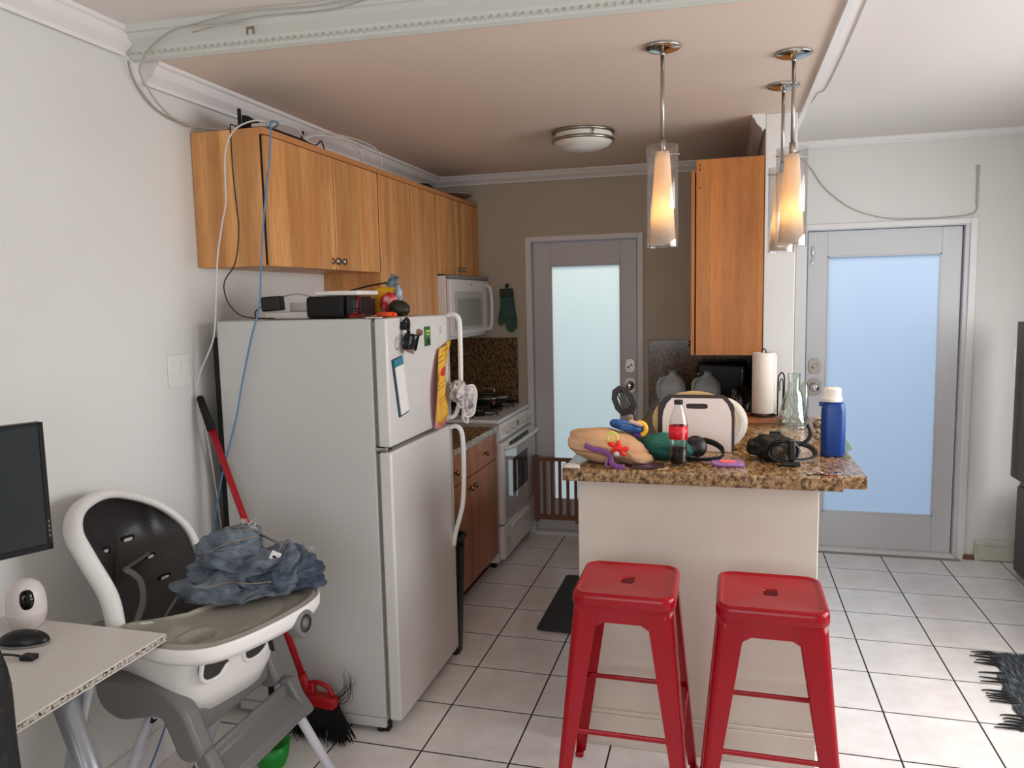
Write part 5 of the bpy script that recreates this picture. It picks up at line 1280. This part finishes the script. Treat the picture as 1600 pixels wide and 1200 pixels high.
obj('leg', MB().cyl((-.42, -3.66, .749), (-.845, -3.40, .02), .022, .018, 20).cyl((-.842, -3.402, .03), (-.848, -3.398, 0), .021, .021, 20), SILVER, n)
obj('leg', MB().cyl((-.435, -4.40, .749), (-.30, -4.50, .02), .027, .022, 24), SILVER, n)
obj('leg', MB().cyl((-.80, -4.40, .749), (-.85, -4.50, .02), .022, .018, 20), SILVER, n)
ZD = .7705
# monitor
n = thing('computer_monitor', 'black computer monitor with a dark screen at the left edge', 'monitor', (-.70, -3.86, ZD))
md = V((.44, .898, 0)).normalized(); mn = V((.898, -.44, 0)).normalized()
tr = V((-.552, -3.600, 0))
def mbox(name, s0, s1, z0, z1, d0, d1, m, bev=.003):
    mb = MB().prism([(s0, z0), (s1, z0), (s1, z1), (s0, z1)], -md, (0, 0, 1), -mn, tr - mn * d0, d1 - d0, bev)
    return obj(name, mb, m, n, recalc=True)
mbox('housing', 0, .535, 1.030, 1.347, 0, .028, BLACK, .004)
mbox('screen', .012, .523, 1.046, 1.338, -.0008, .0, mat('screen_off', (34, 40, 44), .25), 0)
bz = MB()
for s0, s1, z0, z1 in ((0, .010, 1.030, 1.347), (.525, .535, 1.030, 1.347), (0, .535, 1.030, 1.044), (0, .535, 1.340, 1.347)):
    bz.prism([(s0, z0), (s1, z0), (s1, z1), (s0, z1)], -md, (0, 0, 1), -mn, tr + mn * .002, .003)
obj('bezel', bz, BLACKM, n, recalc=True)
mk = MB()
for k in range(4): mk.prism([(.004, 1.062 + k * .012), (.007, 1.062 + k * .012), (.007, 1.068 + k * .012), (.004, 1.068 + k * .012)], -md, (0, 0, 1), -mn, tr + mn * .0026, .0004)
obj('button_marks', mk, GREY, n)
cpt = tr - md * .267 - mn * .05
obj('stand', MB().cyl((cpt.x, cpt.y, ZD + .01), (cpt.x, cpt.y, 1.15), .018).cyl((cpt.x, cpt.y, 1.15), (cpt.x + mn.x * .03, cpt.y + mn.y * .03, 1.15), .03).box((cpt.x - .06, cpt.y - .12, ZD), (cpt.x + .09, cpt.y + .12, ZD + .012), .004), BLACK, n)
# webcam egg
n = thing('home_camera', 'white egg-shaped camera with a black oval face on the desk', 'camera', (-.757, -3.51, ZD))
ec = (-.757, -3.510, ZD)
obj('base', MB().lathe([(0, .001), (.030, .001), (.040, .010), (.0475, .034), (.048, .040), (0, .040)], ec, seg=36), mat('camera_base', (206, 196, 190), .4), n)
obj('head', MB().lathe([(.048, .041), (.0482, .070), (.045, .095), (.036, .116), (.020, .128), (0, .131)], ec, seg=36), mat('camera_shell', (222, 212, 208), .35), n)
fdir = V((.78, -.62, 0)).normalized(); sdir = V((.62, .78, 0)).normalized()
obj('face', MB().blob(tuple(V(ec) + fdir * .030 + V((0, 0, .080))), (.0205, .0205, .0335), 1, 0, 1, 5, power=.85, rot=(0, 0, -.67)), BLACKG, n)
obj('lens_glint', MB().blob(tuple(V(ec) + fdir * .0485 + sdir * .010 + V((0, 0, .088))), (.004, .004, .002), 1, 0, 1, 2), CHROME, n)
# mouse
n = thing('computer_mouse', 'black computer mouse on the white desk in front of the camera', 'mouse', (-.735, -3.56, ZD))
a_ = .30
obj('shell', MB().blob((-.672, -3.600, ZD + .006), (.063, .033, .031), 2, .02, 1, 5, rot=(0, 0, a_), flat_bottom=ZD + .006), BLACK, n)
obj('base_rim', MB().blob((-.672, -3.600, ZD + .003), (.065, .035, .007), 2, .0, 1, 4, rot=(0, 0, a_), flat_bottom=ZD), GREY, n)
obj('wheel', MB().cyl((-.640, -3.597, ZD + .027), (-.638, -3.590, ZD + .027), .006), DGREY, n)
n = thing('black_plug', 'small black cable plug on the desk near the mouse', 'plug', (-.62, -3.70, ZD))
obj('plug', MB().box((-.600, -3.680, ZD), (-.565, -3.656, ZD + .012), .002, rot=(0, 0, .1)), BLACK, n)
obj('cable', MB().tube([(-.598, -3.670, ZD + .006), (-.63, -3.68, ZD + .012), (-.645, -3.71, ZD + .02), (-.63, -3.78, ZD + .012), (-.60, -3.95, ZD + .006)], .003), CABLEK, n)
# office chair edge
n = thing('office_chair', 'black worn office chair back cut off at the lower left corner', 'chair', (-.45, -4.2, 0))
mb = MB()
mb.grid(lambda u, v: V((-.252 + .03 * (1 - v) - .022 * math.cos(u * 2 * PI) + .004 * math.sin(v * 9) - (1 - math.sqrt(max(0, 1 - max(0, (v - .85) / .15) ** 2))) * .03, -4.24 + .235 * math.copysign(abs(math.sin(u * 2 * PI)) ** .6, math.sin(u * 2 * PI)) * (1 - .25 * max(0, v - .8)), .50 + v * .52)), 36, 16, closed_u=True)
obj('backrest', mb, mat('worn_black_leather', (20, 20, 22), .55, bump=(30, .5), mott=(50, (60, 60, 62), .62, .7)), n)
obj('backrest_cap', MB().blob((-.25, -4.24, 1.02), (.020, .22, .012), 1, .02, 1, 3), BLACKM, n)
obj('seat_cushion', MB().box((-.74, -4.45, .44), (-.26, -4.03, .52), .03, 3), BLACKM, n)
obj('column', MB().cyl((-.50, -4.24, .08), (-.50, -4.24, .44), .025), BLACK, n)
s = MB()
for k in range(5):
    a = k * 2 * PI / 5 + .3; s.tube([(-.50, -4.24, .09), (-.50 + .22 * math.cos(a), -4.24 + .22 * math.sin(a), .06)], .016, 8, 1).cyl((-.50 + .22 * math.cos(a), -4.24 + .22 * math.sin(a), .0), (-.50 + .22 * math.cos(a), -4.24 + .22 * math.sin(a), .055), .02)
obj('star_base', s, BLACK, n)

# ================================================================== HIGH CHAIR
from mathutils.bvhtree import BVHTree
HW = mat('high_chair_white', (226, 223, 219), .32)
HG = mat('high_chair_grey', (112, 111, 110), .42)
HT = mat('high_chair_leg_tube', (202, 202, 210), .3)
HP = mat('high_chair_pad', (44, 41, 40), .42, bump=(60, .1))
HTR = mat('tray_taupe', (150, 143, 132), .28, coat=.3)
HS = mat('harness_webbing', (122, 117, 112), .9, bump=(300, .4))
hc = thing('high_chair', 'white and grey high chair with dark padded back and a taupe tray', 'high chair', (-.45, -3.17, 0))
LV = V((.22, .975, 0)).normalized(); FV = V((.975, -.22, 0)).normalized(); HC = V((-.45, -3.17, 0))
def TP(l, f, z): return HC + LV * l + FV * f + V((0, 0, z))
ring = [(-.55, -3.393, .66), (-.575, -3.378, .715), (-.62, -3.351, .807), (-.675, -3.362, .919), (-.715, -3.362, .995), (-.755, -3.30, 1.040), (-.782, -3.19, 1.052), (-.793, -3.08, 1.024),
        (-.775, -2.965, .962), (-.725, -2.905, .880), (-.67, -2.915, .80), (-.61, -2.955, .715), (-.56, -2.985, .65)]
def catmull(P, sub):
    P = [V(p) for p in P]; Q = []; n = len(P)
    for i in range(n - 1):
        p0 = P[i - 1] if i else P[0] * 2 - P[1]; p1, p2 = P[i], P[i + 1]; p3 = P[i + 2] if i + 2 < n else P[-1] * 2 - P[-2]
        for k in range(sub):
            t = k / sub; Q.append(.5 * ((2 * p1) + (-p0 + p2) * t + (2 * p0 - 5 * p1 + 4 * p2 - p3) * t * t + (-p0 + 3 * p1 - 3 * p2 + p3) * t ** 3))
    Q.append(P[-1]); return Q
RC = catmull(ring, 8)
cen = V((-.715, -3.14, .85))
# white rim: broad flattened band that turns outwards
mb = MB(); rows = []
for i, p in enumerate(RC):
    a = RC[max(0, i - 1)]; b = RC[min(len(RC) - 1, i + 1)]; t = (b - a).normalized()
    outw = (p - cen); outw = (outw - t * outw.dot(t)); outw.normalize()
    nrm = t.cross(outw); 
    if nrm.dot(FV) < 0: nrm = -nrm
    sec = []
    for s_, d_ in ((-.016, -.012), (-.016, .002), (-.011, .008), (-.002, .010), (.008, .006), (.015, -.004), (.018, -.020), (.015, -.036), (.008, -.034), (.009, -.014), (0, -.004), (-.009, -.010)):
        sec.append(mb.bm.verts.new(p + outw * s_ + nrm * d_))
    rows.append(sec)
for A, B in zip(rows, rows[1:]):
    for k in range(len(A)):
        f = mb.bm.faces.new([A[k], A[(k + 1) % len(A)], B[(k + 1) % len(A)], B[k]]); f.smooth = True
mb.bm.faces.new(rows[0]); mb.bm.faces.new(rows[-1])
obj('back_rim', mb, HW, hc, recalc=True)
loop = RC + catmull([RC[-1], V((-.54, -3.10, .60)), V((-.53, -3.28, .60)), RC[0]], 8)[1:-1]
def padp(i, v, off=0.0):
    p = loop[i % len(loop)]
    q = cen + (p - cen) * v
    crease = .010 * math.exp(-((q.y + 3.00) / .014) ** 2) * (1 if q.z > .8 else .3)
    return q - FV * (.105 * (1 - v ** 2.2)) + FV * (off + crease)
mb = MB(); nl = len(loop); nv = 16
vs = [[mb.bm.verts.new(padp(i, .97 * j / nv)) for j in range(1, nv + 1)] for i in range(nl)]
cv = mb.bm.verts.new(padp(0, 0))
for i in range(nl):
    i2 = (i + 1) % nl
    f = mb.bm.faces.new([cv, vs[i][0], vs[i2][0]]); f.smooth = True
    for j in range(nv - 1):
        f = mb.bm.faces.new([vs[i][j], vs[i][j + 1], vs[i2][j + 1], vs[i2][j]]); f.smooth = True
bvh_pad = BVHTree.FromBMesh(mb.bm)
obj('back_pad', mb, HP, hc, recalc=True)
mb = MB()
vs = [[mb.bm.verts.new(padp(i, .99 * j / 8, -.022)) for j in range(0, 9)] for i in range(nl)]
for i in range(nl):
    i2 = (i + 1) % nl
    for j in range(1, 8):
        f = mb.bm.faces.new([vs[i][j], vs[i][j + 1], vs[i2][j + 1], vs[i2][j]]); f.smooth = True
obj('back_shell', mb, HW, hc)
def onpad(y, z, off=.001):
    h, nrm, *_ = bvh_pad.ray_cast(V((0, y, z)), V((-1, 0, 0)))
    if h is None: h = V((-.76, y, z))
    return h + FV * off
for (y, z, w) in ((-3.066, .869, .017), (-3.035, .805, .012), (-3.044, .742, .016), (-3.187, .871, .010)):
    p = onpad(y, z)
    sl = obj('slot_rim', MB().prism(rrect(w * 2 + .014, .026, .009, 3), LV, (.25, 0, 1), FV, p - FV * .006, .008, .002), BLACKM, hc)
    obj('slot', MB().prism(rrect(w * 2 - .004, .011, .004, 3), LV, (.25, 0, 1), FV, p + FV * .0005, .003), HW, sl)
# tray
half = [(0, .050), (-.10, .030), (-.16, -.010), (-.205, -.050), (-.238, -.055), (-.258, -.01), (-.265, .09), (-.262, .17), (-.240, .235), (-.198, .282), (-.13, .306), (-.06, .314)]
out = [(l - .030, f) for l, f in half] + [(0 - .030, .316)] + [(-l - .030, f) for l, f in half[:0:-1]]
OT = [(p.x, p.y) for p in catmull([(a, b, 0) for a, b in out + [out[0]]], 5)[:-1]]
tc = (-.030, .13); cup = (-.190, .185)
def tz(l, f, v):
    z = .736
    z += .012 * math.exp(-((v - .93) / .05) ** 2)
    if v > .985: z = .742
    d = math.hypot((l - cup[0]) / 1.25, f - cup[1])
    z += .004 * math.exp(-((d - .040) / .006) ** 2) - (.026 if d < .033 else .026 * max(0, 1 - (d - .033) / .007))
    d2 = abs(math.hypot(l + .04, (f - .15) * 1.25) - .155)
    z -= .003 * math.exp(-(d2 / .010) ** 2) * (1 if l > -.12 else 0)
    return z
mb = MB(); nv = 34; N_ = len(OT)
rows = []
for a, b in OT:
    rows.append([mb.bm.verts.new(TP(tc[0] + (a - tc[0]) * j / nv, tc[1] + (b - tc[1]) * j / nv, tz(tc[0] + (a - tc[0]) * j / nv, tc[1] + (b - tc[1]) * j / nv, j / nv))) for j in range(1, nv + 1)])
cv = mb.bm.verts.new(TP(tc[0], tc[1], .736))
for i in range(N_):
    A, B = rows[i], rows[(i + 1) % N_]
    f = mb.bm.faces.new([cv, A[0], B[0]]); f.smooth = True
    for j in range(nv - 1):
        f = mb.bm.faces.new([A[j], A[j + 1], B[j + 1], B[j]]); f.smooth = True
tr_ = obj('tray', mb, HTR, hc, recalc=True)
mb = MB(); rows = []
for a, b in OT:
    sec = []
    for s_, z in ((.99, .741), (1.012, .742), (1.022, .734), (1.018, .712), (.975, .694), (.93, .694), (.93, .715)):
        sec.append(mb.bm.verts.new(TP(tc[0] + (a - tc[0]) * s_, tc[1] + (b - tc[1]) * s_, z)))
    rows.append(sec)
for i in range(N_):
    A, B = rows[i], rows[(i + 1) % N_]
    for k in range(len(A)):
        f = mb.bm.faces.new([A[k], A[(k + 1) % len(A)], B[(k + 1) % len(A)], B[k]]); f.smooth = True
obj('tray_rim', mb, HW, tr_, recalc=True)
obj('tray_underside', MB().prism([((a - tc[0]) * .94 + tc[0], (b - tc[1]) * .94 + tc[1]) for a, b in OT], LV, FV, (0, 0, 1), HC + V((0, 0, .696)), .010), HW, tr_)
for c_, ax in ((TP(.072, .304, .692), (FV + LV * .15 + V((0, 0, .1))).normalized()),):
    obj('release_button', MB().lathe([(0, .014), (.026, .016), (.035, .019), (.040, .016), (.043, .006), (.043, -.02), (0, -.02)], c_, ax, 28, squash=(1, .95)), HG, tr_)
# white seat shell (superellipse rings)
def shell_ring(mb, cl, cf, wl, wf, z, pw=.62, n=48):
    o = []
    for k in range(n):
        a = 2 * PI * k / n; ca, sa = math.cos(a), math.sin(a)
        o.append(mb.bm.verts.new(TP(cl + wl * math.copysign(abs(ca) ** pw, ca), cf + wf * math.copysign(abs(sa) ** pw, sa), z)))
    return o
mb = MB(); R_ = [shell_ring(mb, -.012, cf, wl, wf, z) for cf, wl, wf, z in ((-.05, .205, .215, .700), (-.05, .210, .215, .66), (-.055, .207, .200, .60), (-.06, .200, .185, .52), (-.07, .185, .160, .455), (-.09, .16, .12, .438))]
for A, B in zip(R_, R_[1:]):
    for k in range(48):
        f = mb.bm.faces.new([A[k], B[k], B[(k + 1) % 48], A[(k + 1) % 48]]); f.smooth = True
mb.bm.faces.new(R_[-1])
bvh_sh = BVHTree.FromBMesh(mb.bm)
sh = obj('seat_shell', mb, HW, hc, recalc=True)
mb = MB(); R_ = [shell_ring(mb, -.012, cf, wl, wf, z) for cf, wl, wf, z in ((-.05, .2045, .2145, .700), (-.05, .195, .205, .698), (-.06, .19, .18, .60), (-.06, .15, .14, .575), (-.06, .02, .02, .57))]
for A, B in zip(R_, R_[1:]):
    for k in range(48):
        f = mb.bm.faces.new([A[k], B[k], B[(k + 1) % 48], A[(k + 1) % 48]]); f.smooth = True
mb.bm.faces.new(R_[-1])
obj('seat_pad', mb, HP, hc)
for l, w, h_ in ((-.105, .050, .040), (.040, .046, .040)):
    o_ = TP(l, .3, .612); h, *_ = bvh_sh.ray_cast(o_, -FV)
    if h is None: h = TP(l, .13, .612)
    up2 = (V((0, 0, 1)) + FV * .32).normalized()
    pts = [(-w, h_), (-w * .98, -.2 * h_), (-w * .75, -h_ * .85), (-w * .3, -h_ * 1.15), (w * .4, -h_ * 1.1), (w * .9, -h_ * .6), (w, .1 * h_), (w * .9, h_)]
    pp = [(p.x, p.y) for p in catmull([(a, b, 0) for a, b in pts + [pts[0]]], 4)[:-1]]
    obj('leg_opening', MB().prism(pp, LV, up2, FV, h - FV * .018, .022, .004), HP, sh)
    obj('opening_lip', MB().tube([h + LV * a * 1.06 + up2 * b * 1.06 + FV * .002 for a, b in pp], .007, 8, 1, closed=True), HW, sh)
# grey base sides flowing into the front legs
prof = [(-.665, .575), (-.60, .590), (-.54, .588), (-.485, .580), (-.435, .562), (-.395, .535), (-.365, .505), (-.345, .455), (-.320, .385), (-.388, .368), (-.425, .44), (-.452, .485), (-.52, .474), (-.585, .464), (-.635, .486), (-.660, .525)]
prof = [(p.x, p.y) for p in catmull([(a, b, 0) for a, b in prof + [prof[0]]], 3)[:-1]]
for s_, y0 in ((-1, -3.405), (1, -2.985)):
    obj('base_side', MB().prism(prof, (1, 0, 0), (0, 0, 1), (0, 1, 0), (.0 if s_ < 0 else -.03, y0, 0), .062, .014), HG, hc)
obj('base_bucket', MB().box((-.66, -3.35, .468), (-.44, -2.98, .58), .03, 3), HG, hc)
obj('front_crossbar', MB().box((-.425, -3.36, .395), (-.385, -2.96, .480), .012, 3), HG, hc)
for ty, fy, dx in ((-3.374, -3.40, 0), (-2.954, -2.925, -.02)):
    l = obj('leg', MB().cyl((-.395 + dx, ty, .46), (-.172, fy, .02), .0155, .0155, 20), HT, hc)
    obj('foot', MB().cyl((-.182, fy, .04), (-.158, fy, -.0), .021, .023, 18), HG, l)
    l = obj('leg', MB().cyl((-.50, ty + .02, .50), (-.715, fy, .02), .0145, .0145, 20), HT, hc)
    obj('foot', MB().cyl((-.705, fy, .04), (-.725, fy, 0), .021, .023, 18), HG, l)
fr_ = obj('footrest', MB().prism([(-.350, .372), (-.338, .384), (-.328, .378), (-.322, .352), (-.262, .322), (-.250, .300), (-.262, .280), (-.285, .278), (-.350, .325)], (1, 0, 0), (0, 0, 1), (0, 1, 0), (0, -3.37, 0), .40, .005), HG, hc)
for y in (-3.375, -2.955):
    obj('footrest_bracket', MB().prism([(-.352, .395), (-.315, .400), (-.285, .345), (-.245, .290), (-.275, .268), (-.305, .282), (-.345, .345)], (1, 0, 0), (0, 0, 1), (0, 1, 0), (0, y - .022, 0), .044, .008), HG, fr_)
obj('back_arm', MB().tube([(-.60, -3.455, .60), (-.655, -3.445, .66), (-.675, -3.415, .70), (-.655, -3.38, .722), (-.60, -3.36, .725)], .016, 10, 5), HG, hc)
k_ = MB().box((-.53, -3.37, .445), (-.505, -3.34, .47), .004)
for q in range(6): k_.box((-.59 + q * .03, -3.36, .462), (-.578 + q * .03, -3.33, .472), .003)
obj('base_clips', k_, BLACKM, hc)
# harness
hp = MB()
hp.tube([(-.795, -3.035, .812), (-.765, -3.05, .818), (-.735, -3.147, .820), (-.705, -3.21, .828), (-.685, -3.205, .815), (-.665, -3.196, .785), (-.635, -3.225, .740), (-.615, -3.275, .705), (-.59, -3.33, .690), (-.57, -3.365, .685)], .01, 8, 6, flat=(.0105, .0035))
hp.tube([(-.795, -3.035, .812), (-.768, -3.03, .802), (-.755, -3.01, .775), (-.738, -2.972, .745), (-.70, -2.953, .728)], .01, 8, 6, flat=(.0105, .0035))
hp.tube([(-.50, -3.16, .80), (-.525, -3.193, .765), (-.545, -3.208, .729), (-.565, -3.226, .689), (-.575, -3.239, .655)], .01, 8, 6, flat=(.0095, .0035))
hp.blob((-.59, -3.345, .695), (.016, .016, .022), 3, .3, 2.5, 3)
obj('harness', hp, HS, hc)
cs = MB().tube([TP(.035, .165, .690), TP(.045, .185, .665), TP(.050, .185, .640), TP(.055, .172, .615)], .01, 8, 5, flat=(.0105, .0035))
obj('crotch_strap', cs, HS, hc)
obj('strap_buckle', MB().tube([TP(.050, .190, .650), TP(.058, .190, .615), TP(.066, .186, .590)], .01, 8, 4, flat=(.010, .006)), BLACK, hc)

# ---- denim shorts heaped on the tray
jn = thing('denim_jeans', 'crumpled heap of faded blue denim jeans on the high chair tray', 'jeans', (-.33, -3.05, .75))
rv = V((.965, .262, 0)); dv = V((-.262, .965, 0)); zv = V((0, 0, 1))
def fold(p, seed):
    q = V((p.dot(rv) * 7 + p.z * 10, p.dot(dv) * 8, p.z * 17 - p.dot(rv) * 4)) + V((seed, 0, 0))
    n1 = noise.noise(q * .8); n2 = noise.noise(q * 1.9 + V((5, 2, 9)))
    n3 = noise.noise(q * 3.6 + V((1, 7, 3)))
    return (.5 - abs(n1) * 2.1) * .034 + (.5 - abs(n2) * 2.2) * .018 + (.4 - abs(n3) * 2) * .006 + .0015 * noise.noise(q * 9)
def lump(mb, c, rad, seed, pw=.85, sub=6, zmin=.752):
    t = bmesh.new(); bmesh.ops.create_icosphere(t, subdivisions=sub, radius=1); c = V(c)
    for v in t.verts:
        d = V([math.copysign(abs(x) ** pw, x) for x in v.co])
        p = c + rv * d.x * rad[0] + dv * d.y * rad[1] + zv * d.z * rad[2]
        n_ = (rv * v.co.x + dv * v.co.y + zv * v.co.z)
        p += n_ * fold(p, seed)
        if p.z < zmin: p.z = zmin + (p.z - zmin) * .02
        v.co = p
    mb._merge(t, True)
JS = rv * -.058 + dv * -.040 + zv * -.020
def L3(x, y, z): return tuple(V((x, y, z)) + JS)
mb = MB()
lump(mb, L3(-.372, -3.035, .850), (.118, .095, .105), 1)
lump(mb, L3(-.355, -3.045, .885), (.080, .07, .065), 5, sub=5)
lump(mb, L3(-.275, -3.025, .825), (.125, .085, .075), 3)
lump(mb, L3(-.385, -3.095, .790), (.122, .080, .045), 8)
lump(mb, L3(-.33, -3.12, .775), (.11, .05, .030), 31, sub=5)
bvh_j = BVHTree.FromBMesh(mb.bm)
obj('bunched_legs', mb, DENIM, jn)
mb = MB(); lump(mb, L3(-.200, -2.975, .805), (.095, .060, .065), 14); lump(mb, L3(-.26, -3.050, .800), (.100, .048, .042), 21)
bvh_j2 = BVHTree.FromBMesh(mb.bm)
obj('waist_fold', mb, DENIMD, jn)
def onj(a, z, off=.003):
    o_ = V((-.33, -3.05, z)) + rv * a + V((.66, -.75, .25)) * 1.0
    best = None
    for b_ in (bvh_j, bvh_j2):
        h, *_ = b_.ray_cast(o_, V((-.66, .75, -.25)).normalized())
        if h is not None and (best is None or (h - o_).length < (best - o_).length): best = h
    if best is None: return None
    return best - V((-.66, .75, -.25)).normalized() * off
def seam(pts, m, name, r=.0022, off=.002):
    P = catmull([(a, z, 0) for a, z in pts], 8); Q = [onj(p.x, p.y, off) for p in P]; Q = [q for q in Q if q is not None]
    if len(Q) > 3: obj(name, MB().tube(Q, r, 6, 1), m, jn)
def pzt(u, v): return ((u - 390) * .00190 - .02, .86 - (v - 890) * .00190)
seam([pzt(292, 895), pzt(330, 878), pzt(370, 868), pzt(415, 860)], STITCH, 'seam')
seam([pzt(350, 873), pzt(385, 866), pzt(418, 863), pzt(425, 880)], STITCH, 'seam', .0035)
seam([pzt(320, 852), pzt(350, 850), pzt(380, 855), pzt(395, 858)], STITCH, 'seam')
seam([pzt(290, 945), pzt(330, 938), pzt(370, 940), pzt(400, 938)], STITCH, 'seam', .003)
seam([pzt(415, 860), pzt(428, 862), pzt(428, 880), pzt(420, 895)], STITCH, 'seam', .004)
seam([pzt(380, 915), pzt(400, 918), pzt(420, 905), pzt(440, 880)], DENIMD, 'pocket_edge', .005)
p_ = onj(*pzt(412, 898), .004)
if p_ is not None:
    obj('waist_label', MB().box(p_ + V((-.014, -.003, -.012)), p_ + V((.016, .002, .014)), .001, rot=(0, .5, .5)), PAPER, jn)
    obj('label_print', MB().box(p_ + V((-.006, -.0045, -.004)), p_ + V((.006, -.003, .003)), 0, rot=(0, .5, .5)), BLACKM, jn)
fb = MB(); rnd = random.Random(6)
for u, v in ((378, 832), (388, 838), (396, 841), (424, 850), (486, 882), (492, 880), (430, 862)):
    q = onj(*pzt(u, v), .0) or onj(*pzt(u - 6, v + 12), .0)
    if q is None: continue
    for k in range(8): fb.tube([q, q + V((rnd.gauss(0, .006), rnd.gauss(0, .006), rnd.gauss(.004, .006))), q + V((rnd.gauss(.004, .01), rnd.gauss(0, .01), rnd.gauss(.002, .008)))], .0012, 4, 2)
if fb.bm.verts: obj('frayed_threads', fb, FRAY, jn, kind='stuff')
obj('inner_lining', MB().sheet(lambda u, v: TP(.0 + .20 * u, .155 + .02 * math.sin(u * 3) + (v - .5) * .05, .7505 + .016 * v + .004 * math.sin(u * 14)), 14, 4, (0, 0, .002)), mat('grey_lining', (128, 128, 124), .9), jn)
